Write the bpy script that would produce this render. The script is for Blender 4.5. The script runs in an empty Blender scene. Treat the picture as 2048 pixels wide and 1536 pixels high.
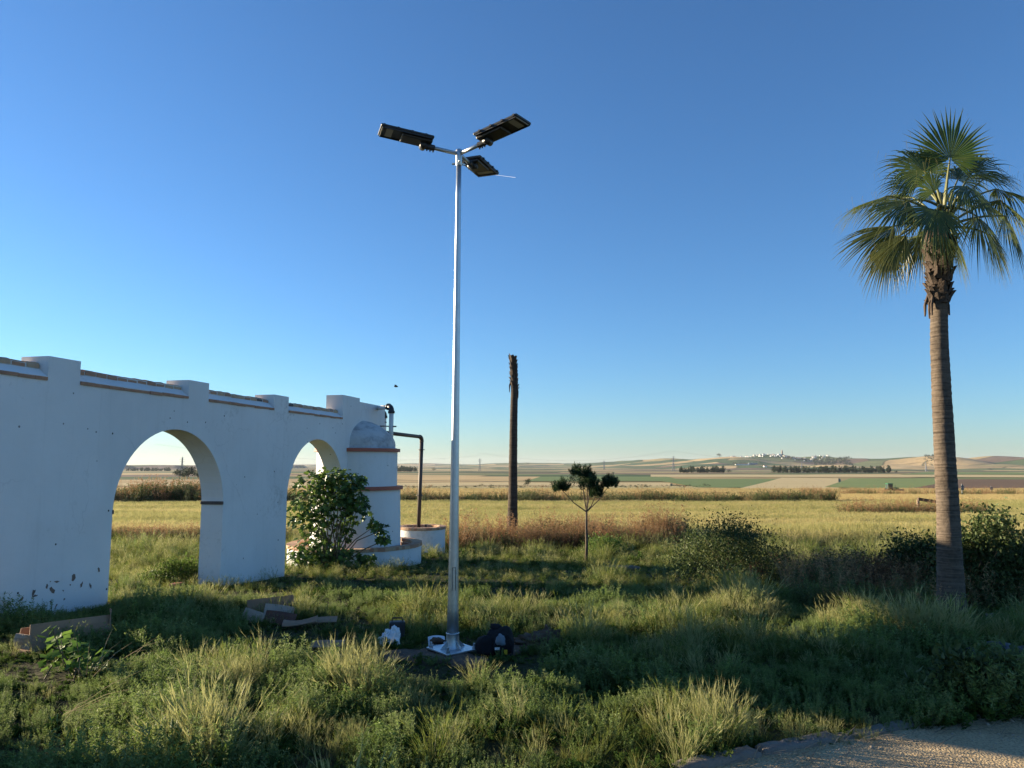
import bpy, math, random
import numpy as np
from mathutils import Vector, Matrix

# ------------------------------------------------------------------ camera, sky, sun, exposure
SC = bpy.context.scene
COL = SC.collection
R = math.radians
F = 1500.0                      # focal length in pixels of the 2048 px wide photograph
PITCH = math.atan(162 / F)
CAMZ = 1.7
cam_d = bpy.data.cameras.new('camera')
cam_d.sensor_width = 36.0
cam_d.lens = 36.0 * F / 2048
cam_d.clip_start = 0.05
cam_d.clip_end = 80000
cam = bpy.data.objects.new('camera', cam_d)
COL.objects.link(cam)
cam.location = (0, 0, CAMZ)
cam.rotation_euler = (math.pi / 2 + PITCH, 0, 0)
SC.camera = cam

SUN_AHEAD = R(20)               # the sun stands left and a little ahead of the camera
SUN_EL = R(11.3)
SDIR = Vector((-math.cos(SUN_AHEAD) * math.cos(SUN_EL), math.sin(SUN_AHEAD) * math.cos(SUN_EL), math.sin(SUN_EL)))

world = bpy.data.worlds.new('World')
SC.world = world
world.use_nodes = True
wn = world.node_tree.nodes
wl = world.node_tree.links
bg = wn['Background']
sky = wn.new('ShaderNodeTexSky')
sky.sky_type = 'NISHITA'
sky.sun_disc = False
sky.sun_elevation = SUN_EL
sky.sun_rotation = math.atan2(SDIR.x, SDIR.y)
sky.altitude = 0
sky.air_density = 1.0
sky.dust_density = 0.12
sky.ozone_density = 5.6
wl.new(sky.outputs['Color'], bg.inputs['Color'])
bg.inputs['Strength'].default_value = 0.0735

sun_d = bpy.data.lights.new('sun', 'SUN')
sun_d.energy = 5.0
sun_d.angle = R(0.53)
sun_d.color = (1.0, 0.83, 0.58)
sun = bpy.data.objects.new('sun', sun_d)
COL.objects.link(sun)
sun.rotation_euler = SDIR.to_track_quat('Z', 'Y').to_euler()

vs = SC.view_settings
vs.view_transform = 'Standard'
vs.look = 'None'
vs.exposure = 1.6
vs.gamma = 1.0
vs.use_curve_mapping = False
SC.cycles.max_bounces = 7
SC.cycles.transparent_max_bounces = 8
SC.cycles.volume_bounces = 0

rng = np.random.default_rng(7)
random.seed(7)

# ------------------------------------------------------------------ helpers: pixels to places, terrain height
def ray(px, py):
    u = (px - 1024) / F
    v = (768 - py) / F
    return np.array([u, math.cos(PITCH) - v * math.sin(PITCH), math.sin(PITCH) + v * math.cos(PITCH)])

def P(px, py, Y):
    r = ray(px, py)
    s = Y / r[1]
    return np.array([r[0] * s, Y, CAMZ + r[2] * s])

_h = {}
def vnoise(x, y, seed=0):
    x = np.asarray(x, float); y = np.asarray(y, float)
    if seed not in _h:
        _h[seed] = np.random.default_rng(seed + 100).random((256, 256))
    t = _h[seed]
    xi = np.floor(x).astype(int); yi = np.floor(y).astype(int)
    fx = x - xi; fy = y - yi
    fx = fx * fx * (3 - 2 * fx); fy = fy * fy * (3 - 2 * fy)
    a = t[xi % 256, yi % 256]; b = t[(xi + 1) % 256, yi % 256]
    c = t[xi % 256, (yi + 1) % 256]; d = t[(xi + 1) % 256, (yi + 1) % 256]
    return (a * (1 - fx) + b * fx) * (1 - fy) + (c * (1 - fx) + d * fx) * fy

def fbm(x, y, seed=0, octv=3):
    s = 0; a = 1; n = 0
    for k in range(octv):
        s = s + a * vnoise(np.asarray(x) * 2 ** k, np.asarray(y) * 2 ** k, seed + k); n += a; a *= 0.5
    return s / n

PROF_Y = [-60, 3, 6.5, 9.4, 13.4, 15.5, 20, 30, 50, 80, 150, 230, 500, 1000, 2500, 30000]
PROF_Z = [.12, .1, .05, 0, -.26, -.42, -.63, -1.12, -1.85, -2.6, -4.6, -6.7, -9, -12, -18, -18]
HILLS = [  # bearing px, distance, top px, half-width px, half-depth m
    (1330, 5200, 919, 80, 700), (1440, 4700, 916, 75, 600), (1530, 4800, 915, 70, 600), (1620, 4900, 914, 70, 500),
    (1700, 4400, 918, 60, 400), (1790, 4200, 919, 60, 400), (1870, 4000, 915, 55, 400), (1970, 4100, 919, 60, 400),
    (2070, 3900, 917, 70, 400), (2200, 4000, 915, 90, 500), (2350, 3900, 912, 90, 500),
    (1230, 5700, 924, 70, 700), (1120, 6600, 927, 80, 700), (1030, 6800, 926, 90, 700), (930, 8000, 929, 80, 700),
    (850, 9000, 927, 110, 800), (700, 9500, 928, 90, 800), (560, 9300, 929, 90, 800), (430, 8500, 931, 60, 500),
    (300, 9500, 930, 120, 800), (120, 9000, 929, 120, 800), (-100, 9000, 928, 120, 800),
    (1500, 3500, 932, 60, 250), (1660, 3500, 931, 50, 250), (1400, 3800, 933, 50, 250), (1800, 3300, 931, 50, 250),
    (1900, 3200, 929, 50, 250), (2000, 3200, 930, 60, 250), (1250, 4000, 935, 70, 250), (380, 5000, 936, 60, 300),
]
def gz(x, y):
    x = np.asarray(x, float); y = np.asarray(y, float)
    base = np.interp(y, PROF_Y, PROF_Z)
    s = np.zeros_like(base)
    for (px, D, py, w, dep) in HILLS:
        top = CAMZ + (930 - py) / F * D - np.interp(D, PROF_Y, PROF_Z)
        X0 = (px - 1024) / F * D
        s = s + (top * np.exp(-((x - X0) / (w * D / F * 1.25)) ** 2 - ((y - D) / dep) ** 2)) ** 3
    h = s ** (1 / 3)
    h = h * (0.80 + 0.46 * fbm(x / 260 + 9, y / 320 + 3, 20, 3))
    roll = np.clip((y - 2300) / 700, 0, 1) * np.clip((8000 - y) / 2500, 0, 1) * np.clip((x + 600) / 1200, 0, 1)
    h = h + roll * 24 * np.clip(fbm(x / 330 + 4, y / 520 + 8, 23, 3) - .46, 0, 1) * 2
    near = np.clip((np.abs(y) - 2) / 6, 0, 1) * np.clip((60 - np.abs(y)) / 30, 0, 1)
    return base + h + near * 0.10 * (fbm(x / 3.1 + 40, y / 3.1 + 40, 5, 2) - 0.5)

def gz1(x, y):
    return float(gz(np.array([x]), np.array([y]))[0])

def GP(px, py):
    """where the sight line through a pixel meets the terrain"""
    r = ray(px, py); t0 = 1.0; t = 1.0
    ts = np.geomspace(1.5, 14000, 1600)
    p = ts[:, None] * r[None, :]
    d = CAMZ + p[:, 2] - gz(p[:, 0], p[:, 1])
    k = np.argmax(d < 0)
    if d[k] >= 0:
        k = len(ts) - 1
    a = ts[k - 1] + (ts[k] - ts[k - 1]) * d[k - 1] / (d[k - 1] - d[k] + 1e-9)
    return np.array([r[0] * a, r[1] * a, CAMZ + r[2] * a])

# ------------------------------------------------------------------ helpers: meshes
class MB:
    def __init__(s):
        s.v = []; s.f = []; s.m = []; s.t = []
    def add(s, V, Fc, mi=0, tint=None):
        o = len(s.v)
        s.v.extend([tuple(map(float, p)) for p in V])
        s.f.extend([tuple(int(i) + o for i in f) for f in Fc])
        s.m.extend([mi] * len(Fc))
        if tint is None:
            tint = [0.5] * len(V)
        s.t.extend([float(q) for q in tint])
        return s
    def box(s, c, size, rz=0, mi=0, taper=1.0, M=None):
        a, b, h = size[0] / 2, size[1] / 2, size[2] / 2
        V = []
        for z in (-h, h):
            k = taper if z > 0 else 1
            for (x, y) in ((-a, -b), (a, -b), (a, b), (-a, b)):
                V.append(Vector((x * k, y * k, z)))
        Rm = M if M is not None else Matrix.Rotation(rz, 3, 'Z')
        c = Vector(c)
        V = [Rm @ v + c for v in V]
        s.add(V, [(0, 3, 2, 1), (4, 5, 6, 7), (0, 1, 5, 4), (1, 2, 6, 5), (2, 3, 7, 6), (3, 0, 4, 7)], mi)
        return s
    def tube(s, pts, rad, n=8, mi=0, caps=True, tint=None):
        pts = [Vector(p) for p in pts]
        if not hasattr(rad, '__len__'):
            rad = [rad] * len(pts)
        V = []; Fc = []; prev = None
        for i, p in enumerate(pts):
            d = (pts[min(i + 1, len(pts) - 1)] - pts[max(i - 1, 0)]).normalized()
            if prev is None:
                a = d.orthogonal().normalized()
            else:
                a = (prev - d * prev.dot(d))
                a = a.normalized() if a.length > 1e-6 else d.orthogonal().normalized()
            prev = a
            b = d.cross(a)
            for k in range(n):
                w = 2 * math.pi * k / n
                V.append(p + (a * math.cos(w) + b * math.sin(w)) * rad[i])
        for i in range(len(pts) - 1):
            for k in range(n):
                Fc.append((i * n + k, i * n + (k + 1) % n, (i + 1) * n + (k + 1) % n, (i + 1) * n + k))
        if caps:
            Fc.append(tuple(range(n - 1, -1, -1)))
            Fc.append(tuple((len(pts) - 1) * n + k for k in range(n)))
        tt = None
        if tint is not None:
            tt = np.repeat(np.linspace(tint[0], tint[1], len(pts)), n)
        s.add(V, Fc, mi, tt)
        return s
    def lathe(s, c, prof, n=48, mi=0, a0=0, a1=2 * math.pi, wob=None):
        c = Vector(c); V = []; Fc = []
        full = abs(a1 - a0 - 2 * math.pi) < 1e-6
        m = n if full else n + 1
        for (r, z) in prof:
            for k in range(m):
                w = a0 + (a1 - a0) * k / n
                q = r + (wob(w, z) if wob else 0)
                V.append((c.x + q * math.cos(w), c.y + q * math.sin(w), c.z + z))
        for i in range(len(prof) - 1):
            for k in range(n):
                k2 = (k + 1) % m
                Fc.append((i * m + k, i * m + k2, (i + 1) * m + k2, (i + 1) * m + k))
        s.add(V, Fc, mi)
        return s
    def obj(s, name, mats, parent=None, smooth=False, bevel=0.0, autosmooth=None):
        me = bpy.data.meshes.new(name)
        me.from_pydata(s.v, [], s.f)
        for m in (mats if isinstance(mats, (list, tuple)) else [mats]):
            me.materials.append(m)
        if any(s.m):
            me.polygons.foreach_set('material_index', s.m)
        at = me.attributes.new('tint', 'FLOAT', 'POINT')
        at.data.foreach_set('value', s.t)
        if smooth:
            me.polygons.foreach_set('use_smooth', [True] * len(me.polygons))
        me.update()
        return link(name, me, parent, bevel)

def link(name, me, parent=None, bevel=0.0, do_link=True):
    o = bpy.data.objects.new(name, me)
    if do_link:
        COL.objects.link(o)
    if parent is not None:
        o.parent = parent
        o.matrix_parent_inverse = Matrix.Translation(-Vector(parent.location)) if parent.type == 'EMPTY' else Matrix.Identity(4)
    if bevel:
        b = o.modifiers.new('bevel', 'BEVEL'); b.width = bevel; b.segments = 2; b.limit_method = 'ANGLE'; b.angle_limit = R(40)
    return o

def tag(o, label=None, cat=None, group=None, kind=None):
    if label: o['label'] = label
    if cat: o['category'] = cat
    if group: o['group'] = group
    if kind: o['kind'] = kind
    return o

def empty(name, loc, label, cat, group=None):
    o = bpy.data.objects.new(name, None)
    o.empty_display_size = 0.2
    COL.objects.link(o)
    o.location = tuple(float(q) for q in loc)
    return tag(o, label, cat, group)

def template(name, V, Fc, T, mat):
    """a mesh used only as the grain of a scatter; never a scene object itself"""
    me = bpy.data.meshes.new(name)
    me.from_pydata([tuple(map(float, p)) for p in V], [], [tuple(map(int, f)) for f in Fc])
    me.materials.append(mat)
    at = me.attributes.new('tint', 'FLOAT', 'POINT')
    at.data.foreach_set('value', np.asarray(T, float))
    me.update()
    return bpy.data.objects.new(name, me)

def scatter(name, temps, pts, rot, scl, idx, label, cat):
    n = len(pts)
    me = bpy.data.meshes.new(name)
    me.vertices.add(n)
    me.vertices.foreach_set('co', np.asarray(pts, np.float32).ravel())
    a = me.attributes.new('srot', 'FLOAT_VECTOR', 'POINT'); a.data.foreach_set('vector', np.asarray(rot, np.float32).ravel())
    a = me.attributes.new('sscl', 'FLOAT_VECTOR', 'POINT'); a.data.foreach_set('vector', np.asarray(scl, np.float32).ravel())
    a = me.attributes.new('sidx', 'INT', 'POINT'); a.data.foreach_set('value', np.asarray(idx, np.int32))
    for t in temps:
        me.materials.append(t.data.materials[0])
    o = link(name, me)
    g = bpy.data.node_groups.new(name + '_nodes', 'GeometryNodeTree')
    g.interface.new_socket('Geometry', in_out='INPUT', socket_type='NodeSocketGeometry')
    g.interface.new_socket('Geometry', in_out='OUTPUT', socket_type='NodeSocketGeometry')
    N = g.nodes; L = g.links
    gi = N.new('NodeGroupInput'); go = N.new('NodeGroupOutput'); jn = N.new('GeometryNodeJoinGeometry')
    def attr(nm, ty):
        q = N.new('GeometryNodeInputNamedAttribute'); q.data_type = ty; q.inputs['Name'].default_value = nm
        return q.outputs['Attribute']
    ar = attr('srot', 'FLOAT_VECTOR'); asc = attr('sscl', 'FLOAT_VECTOR'); ai = attr('sidx', 'INT')
    e2r = N.new('FunctionNodeEulerToRotation'); L.new(ar, e2r.inputs[0])
    for k, t in enumerate(temps):
        oi = N.new('GeometryNodeObjectInfo'); oi.inputs['Object'].default_value = t
        oi.inputs['As Instance'].default_value = False
        ip = N.new('GeometryNodeInstanceOnPoints')
        cmp_ = N.new('FunctionNodeCompare'); cmp_.data_type = 'INT'; cmp_.operation = 'EQUAL'
        ints = [i for i in cmp_.inputs if i.type == 'INT']
        L.new(ai, ints[0]); ints[1].default_value = k
        L.new(gi.outputs[0], ip.inputs['Points']); L.new(cmp_.outputs[0], ip.inputs['Selection'])
        L.new(oi.outputs['Geometry'], ip.inputs['Instance'])
        L.new(e2r.outputs[0], ip.inputs['Rotation']); L.new(asc, ip.inputs['Scale'])
        L.new(ip.outputs[0], jn.inputs[0])
    L.new(jn.outputs[0], go.inputs[0])
    md = o.modifiers.new('scatter', 'NODES'); md.node_group = g
    return tag(o, label, cat, kind='stuff')

# ------------------------------------------------------------------ materials
def newmat(name):
    m = bpy.data.materials.new(name); m.use_nodes = True
    nt = m.node_tree
    return m, nt.nodes, nt.links, nt.nodes['Principled BSDF']

def setc(inp, c):
    inp.default_value = (c[0], c[1], c[2], 1)

def ramp(N, stops, interp='LINEAR'):
    r = N.new('ShaderNodeValToRGB'); cr = r.color_ramp; cr.interpolation = interp
    while len(cr.elements) < len(stops):
        cr.elements.new(0.5)
    for e, (p, c) in zip(cr.elements, stops):
        e.position = p; e.color = (c[0], c[1], c[2], 1)
    return r

def noise(N, L, scale, detail=4, rough=0.6, vec=None, dim='3D'):
    t = N.new('ShaderNodeTexNoise'); t.inputs['Scale'].default_value = scale
    t.inputs['Detail'].default_value = detail; t.inputs['Roughness'].default_value = rough
    if vec is not None: L.new(vec, t.inputs['Vector'])
    return t

def plain(name, c1, c2=None, rough=0.6, metal=0.0, scale=6.0, bump=0.0, bscale=40.0, spec=0.5, stops=(0.3, 0.7)):
    m, N, L, B = newmat(name)
    B.inputs['Roughness'].default_value = rough; B.inputs['Metallic'].default_value = metal
    B.inputs['Specular IOR Level'].default_value = spec
    tc = N.new('ShaderNodeTexCoord')
    if c2 is None:
        c2 = tuple(q * 0.75 for q in c1)
    nz = noise(N, L, scale, 5, 0.65, tc.outputs['Object'])
    rp = ramp(N, [(stops[0], c1), (stops[1], c2)])
    L.new(nz.outputs['Fac'], rp.inputs['Fac']); L.new(rp.outputs['Color'], B.inputs['Base Color'])
    if bump:
        n2 = noise(N, L, bscale, 5, 0.7, tc.outputs['Object'])
        b = N.new('ShaderNodeBump'); b.inputs['Strength'].default_value = bump; b.inputs['Distance'].default_value = 0.02
        L.new(n2.outputs['Fac'], b.inputs['Height']); L.new(b.outputs['Normal'], B.inputs['Normal'])
    return m

def leafmat(name, c1, c2, c3=None, trans=0.35, rough=0.55, spec=0.25):
    """c1 at tint 0, c2 at tint 1; c3 is the colour some plants turn to (drier)"""
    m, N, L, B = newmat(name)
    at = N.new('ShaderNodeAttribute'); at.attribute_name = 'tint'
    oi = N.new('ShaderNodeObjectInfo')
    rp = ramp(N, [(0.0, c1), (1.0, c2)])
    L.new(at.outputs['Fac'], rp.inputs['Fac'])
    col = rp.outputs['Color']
    if c3 is not None:
        mx = N.new('ShaderNodeMix'); mx.data_type = 'RGBA'
        mr = N.new('ShaderNodeMapRange'); mr.inputs['From Min'].default_value = 0.35; mr.inputs['From Max'].default_value = 1.0
        mr.inputs['To Max'].default_value = 0.9
        L.new(oi.outputs['Random'], mr.inputs['Value']); L.new(mr.outputs[0], mx.inputs['Factor'])
        L.new(col, mx.inputs['A']); setc(mx.inputs['B'], c3)
        col = mx.outputs['Result']
    L.new(col, B.inputs['Base Color'])
    B.inputs['Roughness'].default_value = rough; B.inputs['Specular IOR Level'].default_value = spec
    tr = N.new('ShaderNodeBsdfTranslucent'); L.new(col, tr.inputs['Color'])
    ms = N.new('ShaderNodeMixShader'); ms.inputs[0].default_value = trans
    L.new(B.outputs[0], ms.inputs[1]); L.new(tr.outputs[0], ms.inputs[2])
    L.new(ms.outputs[0], N['Material Output'].inputs['Surface'])
    return m

def white_plaster(name, grime=0.0, holes=True):
    m, N, L, B = newmat(name)
    tc = N.new('ShaderNodeTexCoord'); P_ = tc.outputs['Object']
    n1 = noise(N, L, 0.9, 6, 0.6, P_)
    rp = ramp(N, [(0.3, (0.63, 0.62, 0.60)), (0.7, (0.71, 0.70, 0.68))])
    L.new(n1.outputs['Fac'], rp.inputs['Fac'])
    col = rp.outputs['Color']
    # rain streaks: noise stretched along z
    mp = N.new('ShaderNodeMapping'); mp.inputs['Scale'].default_value = (5, 5, 0.35); L.new(P_, mp.inputs['Vector'])
    n3 = noise(N, L, 1.6, 5, 0.7, mp.outputs[0])
    mr = N.new('ShaderNodeMapRange'); mr.inputs['From Min'].default_value = 0.55; mr.inputs['From Max'].default_value = 0.85
    mr.inputs['To Max'].default_value = 0.35 + grime
    L.new(n3.outputs['Fac'], mr.inputs['Value'])
    mx = N.new('ShaderNodeMix'); mx.data_type = 'RGBA'; L.new(mr.outputs[0], mx.inputs['Factor'])
    L.new(col, mx.inputs['A']); setc(mx.inputs['B'], (0.42, 0.41, 0.38)); col = mx.outputs['Result']
    if holes:
        vo = N.new('ShaderNodeTexVoronoi'); vo.inputs['Scale'].default_value = 4.2; L.new(P_, vo.inputs['Vector'])
        lt = N.new('ShaderNodeMath'); lt.operation = 'LESS_THAN'; lt.inputs[1].default_value = 0.055
        L.new(vo.outputs['Distance'], lt.inputs[0])
        mx2 = N.new('ShaderNodeMix'); mx2.data_type = 'RGBA'; L.new(lt.outputs[0], mx2.inputs['Factor'])
        L.new(col, mx2.inputs['A']); setc(mx2.inputs['B'], (0.05, 0.045, 0.04)); col = mx2.outputs['Result']
    # repaint patches
    nA = noise(N, L, 0.55, 2, 0.4, P_); rA = N.new('ShaderNodeMapRange'); rA.inputs['From Min'].default_value = 0.52; rA.inputs['From Max'].default_value = 0.56; rA.inputs['To Max'].default_value = 0.22
    L.new(nA.outputs['Fac'], rA.inputs['Value']); xA = N.new('ShaderNodeMix'); xA.data_type = 'RGBA'; L.new(rA.outputs[0], xA.inputs['Factor']); L.new(col, xA.inputs['A']); setc(xA.inputs['B'], (0.80, 0.79, 0.77)); col = xA.outputs['Result']
    # hairline cracks, only here and there
    nW = noise(N, L, 2.0, 4, 0.6, P_); wS = N.new('ShaderNodeVectorMath'); wS.operation = 'SCALE'; wS.inputs['Scale'].default_value = 0.5; L.new(nW.outputs['Color'], wS.inputs[0])
    wA = N.new('ShaderNodeVectorMath'); wA.operation = 'ADD'; L.new(P_, wA.inputs[0]); L.new(wS.outputs[0], wA.inputs[1])
    vC = N.new('ShaderNodeTexVoronoi'); vC.feature = 'DISTANCE_TO_EDGE'; vC.inputs['Scale'].default_value = 0.75; L.new(wA.outputs[0], vC.inputs['Vector'])
    rC = N.new('ShaderNodeMapRange'); rC.inputs['From Min'].default_value = 0.002; rC.inputs['From Max'].default_value = 0.008; rC.inputs['To Min'].default_value = 1; rC.inputs['To Max'].default_value = 0; L.new(vC.outputs['Distance'], rC.inputs['Value'])
    nM = noise(N, L, 0.8, 2, 0.5, P_); rM = N.new('ShaderNodeMapRange'); rM.inputs['From Min'].default_value = 0.48; rM.inputs['From Max'].default_value = 0.6; rM.inputs['To Max'].default_value = 0.16; L.new(nM.outputs['Fac'], rM.inputs['Value'])
    mC = N.new('ShaderNodeMath'); mC.operation = 'MULTIPLY'; L.new(rC.outputs[0], mC.inputs[0]); L.new(rM.outputs[0], mC.inputs[1])
    xC = N.new('ShaderNodeMix'); xC.data_type = 'RGBA'; L.new(mC.outputs[0], xC.inputs['Factor']); L.new(col, xC.inputs['A']); setc(xC.inputs['B'], (0.22, 0.21, 0.20)); col = xC.outputs['Result']
    # mould and splash spots
    nS = noise(N, L, 11, 6, 0.75, P_); nT = noise(N, L, 0.7, 3, 0.5, P_); aS = N.new('ShaderNodeMath'); aS.operation = 'MULTIPLY'; L.new(nS.outputs['Fac'], aS.inputs[0]); L.new(nT.outputs['Fac'], aS.inputs[1])
    rS = N.new('ShaderNodeMapRange'); rS.inputs['From Min'].default_value = 0.31; rS.inputs['From Max'].default_value = 0.42; rS.inputs['To Max'].default_value = 0.45; L.new(aS.outputs[0], rS.inputs['Value'])
    xS = N.new('ShaderNodeMix'); xS.data_type = 'RGBA'; L.new(rS.outputs[0], xS.inputs['Factor']); L.new(col, xS.inputs['A']); setc(xS.inputs['B'], (0.33, 0.32, 0.29)); col = xS.outputs['Result']
    L.new(col, B.inputs['Base Color'])
    B.inputs['Roughness'].default_value = 0.75; B.inputs['Specular IOR Level'].default_value = 0.25
    n2 = noise(N, L, 9, 6, 0.65, P_)
    b = N.new('ShaderNodeBump'); b.inputs['Strength'].default_value = 0.25; b.inputs['Distance'].default_value = 0.02
    L.new(n2.outputs['Fac'], b.inputs['Height']); L.new(b.outputs['Normal'], B.inputs['Normal'])
    return m

M = {}
M['plaster'] = white_plaster('white_plaster')
M['plaster_clean'] = white_plaster('white_plaster_plain', holes=False)
M['dome'] = plain('weathered_plaster', (0.50, 0.50, 0.49), (0.17, 0.17, 0.175), 0.85, scale=4.5, bump=0.5, bscale=18, stops=(0.45, 0.80))
M['redpaint'] = plain('red_ochre_paint', (0.42, 0.11, 0.06), (0.33, 0.09, 0.055), 0.6, scale=9, bump=0.2)
M['brick'] = plain('fired_brick', (0.46, 0.25, 0.15), (0.33, 0.17, 0.105), 0.85, scale=8, bump=0.5, bscale=60)
M['brick_b'] = plain('fired_brick_pale', (0.55, 0.37, 0.23), (0.42, 0.27, 0.17), 0.85, scale=8, bump=0.5, bscale=60)
M['brick_c'] = plain('burnt_brick', (0.12, 0.085, 0.07), (0.08, 0.06, 0.05), 0.8, scale=8, bump=0.5, bscale=60)
M['mortar'] = plain('lime_mortar', (0.62, 0.60, 0.55), (0.5, 0.48, 0.44), 0.9, scale=12, bump=0.3)
M['galv'] = plain('galvanised_steel', (0.52, 0.55, 0.57), (0.40, 0.43, 0.45), 0.36, 0.85, scale=7, bump=0.06, bscale=90)
M['plate'] = plain('bright_zinc_plate', (0.66, 0.69, 0.72), (0.56, 0.58, 0.6), 0.34, 0.75, scale=9)
M['lampblack'] = plain('black_lamp_casing', (0.018, 0.019, 0.021), (0.03, 0.03, 0.033), 0.42, scale=12, bump=0.08)
M['lampgrey'] = plain('grey_led_lens', (0.36, 0.35, 0.31), (0.30, 0.29, 0.26), 0.4, scale=14)
M['solar'] = plain('solar_cell_glass', (0.015, 0.02, 0.045), (0.02, 0.028, 0.06), 0.15, scale=20)
M['blackplastic'] = plain('black_plastic_fitting', (0.02, 0.02, 0.022), (0.035, 0.035, 0.037), 0.45, scale=10)
M['pvc'] = plain('white_pvc', (0.74, 0.72, 0.68), (0.62, 0.6, 0.55), 0.45, scale=5)
M['rustpipe'] = plain('brown_painted_pipe', (0.055, 0.042, 0.036), (0.085, 0.06, 0.048), 0.6, scale=7, bump=0.2)
M['cardboard'] = plain('corrugated_cardboard', (0.33, 0.20, 0.12), (0.27, 0.165, 0.10), 0.85, scale=5, bump=0.2, bscale=30)
M['cardboard_b'] = plain('pale_cardboard', (0.42, 0.32, 0.25), (0.34, 0.26, 0.2), 0.85, scale=5, bump=0.2, bscale=30)
M['cardboard_c'] = plain('dark_cardboard', (0.10, 0.045, 0.03), (0.14, 0.06, 0.04), 0.8, scale=5, bump=0.2, bscale=30)
M['bagwhite'] = plain('white_plastic_bag', (0.78, 0.79, 0.80), (0.68, 0.69, 0.71), 0.35, scale=6, bump=0.35, bscale=22)
M['paper'] = plain('white_paper', (0.78, 0.77, 0.79), (0.7, 0.7, 0.72), 0.7, scale=8)
M['blackcloth'] = plain('black_nylon', (0.012, 0.012, 0.014), (0.02, 0.02, 0.023), 0.8, scale=20, bump=0.3, bscale=40, spec=0.2)
M['greycloth'] = plain('grey_blue_cloth', (0.20, 0.25, 0.30), (0.14, 0.17, 0.21), 0.8, scale=14, bump=0.3)
M['yellow'] = plain('yellow_tag', (0.62, 0.43, 0.02), (0.5, 0.34, 0.02), 0.5)
M['earth'] = plain('dug_earth', (0.17, 0.105, 0.065), (0.09, 0.055, 0.035), 0.95, scale=9, bump=1.0, bscale=25)
M['bark'] = plain('bark', (0.13, 0.095, 0.065), (0.07, 0.05, 0.036), 0.9, scale=16, bump=0.7, bscale=30)
M['stem'] = plain('green_brown_stem', (0.16, 0.12, 0.075), (0.10, 0.085, 0.05), 0.8, scale=18)
M['boot'] = plain('palm_leaf_base', (0.085, 0.058, 0.04), (0.03, 0.02, 0.015), 0.9, scale=16, bump=0.6, bscale=40)
M['wood'] = plain('weathered_timber', (0.34, 0.26, 0.18), (0.2, 0.145, 0.1), 0.85, scale=9, bump=0.4)
M['darkwood'] = plain('dark_timber', (0.11, 0.07, 0.05), (0.07, 0.045, 0.03), 0.85, scale=9, bump=0.4)
M['concrete'] = plain('old_concrete', (0.24, 0.205, 0.165), (0.14, 0.12, 0.10), 0.9, scale=7, bump=0.6, bscale=35)
M['housewhite'] = plain('whitewash', (0.80, 0.78, 0.74), (0.70, 0.68, 0.64), 0.8, scale=0.2)
M['houseroof'] = plain('clay_roof', (0.33, 0.17, 0.11), (0.27, 0.15, 0.1), 0.9, scale=0.2)
M['shed'] = plain('blue_grey_sheet_metal', (0.17, 0.21, 0.24), (0.13, 0.16, 0.19), 0.6, scale=0.2)
M['tower'] = plain('brown_stone', (0.25, 0.2, 0.16), (0.2, 0.16, 0.13), 0.9, scale=0.2)
M['tractor'] = plain('green_machine_paint', (0.02, 0.17, 0.05), (0.015, 0.12, 0.04), 0.4, scale=2)
M['tyre'] = plain('tyre_rubber', (0.02, 0.02, 0.02), (0.035, 0.033, 0.03), 0.9, scale=4)
M['rimyellow'] = plain('yellow_rim', (0.5, 0.38, 0.04), (0.42, 0.3, 0.03), 0.5)
M['cabglass'] = plain('cab_glass', (0.05, 0.08, 0.08), (0.04, 0.06, 0.06), 0.1)
M['signback'] = plain('grey_sign_back', (0.13, 0.14, 0.16), (0.10, 0.11, 0.12), 0.5, 0.3, scale=3)
M['steel'] = plain('pylon_steel', (0.25, 0.26, 0.28), (0.2, 0.21, 0.22), 0.6, 0.5, scale=0.3)
M['poppy'] = leafmat('poppy_petal', (0.75, 0.05, 0.02), (0.85, 0.09, 0.03))
M['bird'] = plain('dark_feathers', (0.02, 0.02, 0.022))

# vegetation; grass, weed and cover roots (c1) are darkened, shade painted into their colour
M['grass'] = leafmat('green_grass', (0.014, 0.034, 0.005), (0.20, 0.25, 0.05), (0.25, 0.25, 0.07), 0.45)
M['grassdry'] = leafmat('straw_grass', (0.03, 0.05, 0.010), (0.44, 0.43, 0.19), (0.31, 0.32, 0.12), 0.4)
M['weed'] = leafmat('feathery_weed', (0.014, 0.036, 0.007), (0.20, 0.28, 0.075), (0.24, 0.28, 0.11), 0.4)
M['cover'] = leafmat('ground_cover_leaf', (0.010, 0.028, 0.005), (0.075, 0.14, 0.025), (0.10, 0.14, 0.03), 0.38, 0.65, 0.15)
M['barley'] = leafmat('barley', (0.11, 0.12, 0.035), (0.62, 0.53, 0.25), (0.50, 0.465, 0.20), 0.4)
M['wheat'] = leafmat('wheat', (0.30, 0.25, 0.10), (0.66, 0.54, 0.27), (0.60, 0.49, 0.24), 0.4)
M['drybrush'] = leafmat('dry_brush', (0.11, 0.06, 0.025), (0.42, 0.24, 0.115), (0.36, 0.27, 0.13), 0.35)
M['scrub'] = leafmat('scrub_leaf', (0.025, 0.042, 0.012), (0.12, 0.15, 0.05), (0.17, 0.165, 0.07), 0.3)
M['shrub'] = leafmat('shrub_leaf', (0.022, 0.042, 0.012), (0.10, 0.135, 0.04), None, 0.28)
M['shrub_olive'] = leafmat('olive_shrub_leaf', (0.04, 0.05, 0.02), (0.13, 0.13, 0.05), None, 0.25)
M['shrub_rust'] = leafmat('rusty_shrub_leaf', (0.10, 0.05, 0.025), (0.24, 0.13, 0.06), None, 0.25)
M['fig'] = leafmat('fig_leaf', (0.03, 0.065, 0.014), (0.17, 0.26, 0.05), None, 0.3, 0.42, 0.5)
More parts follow.
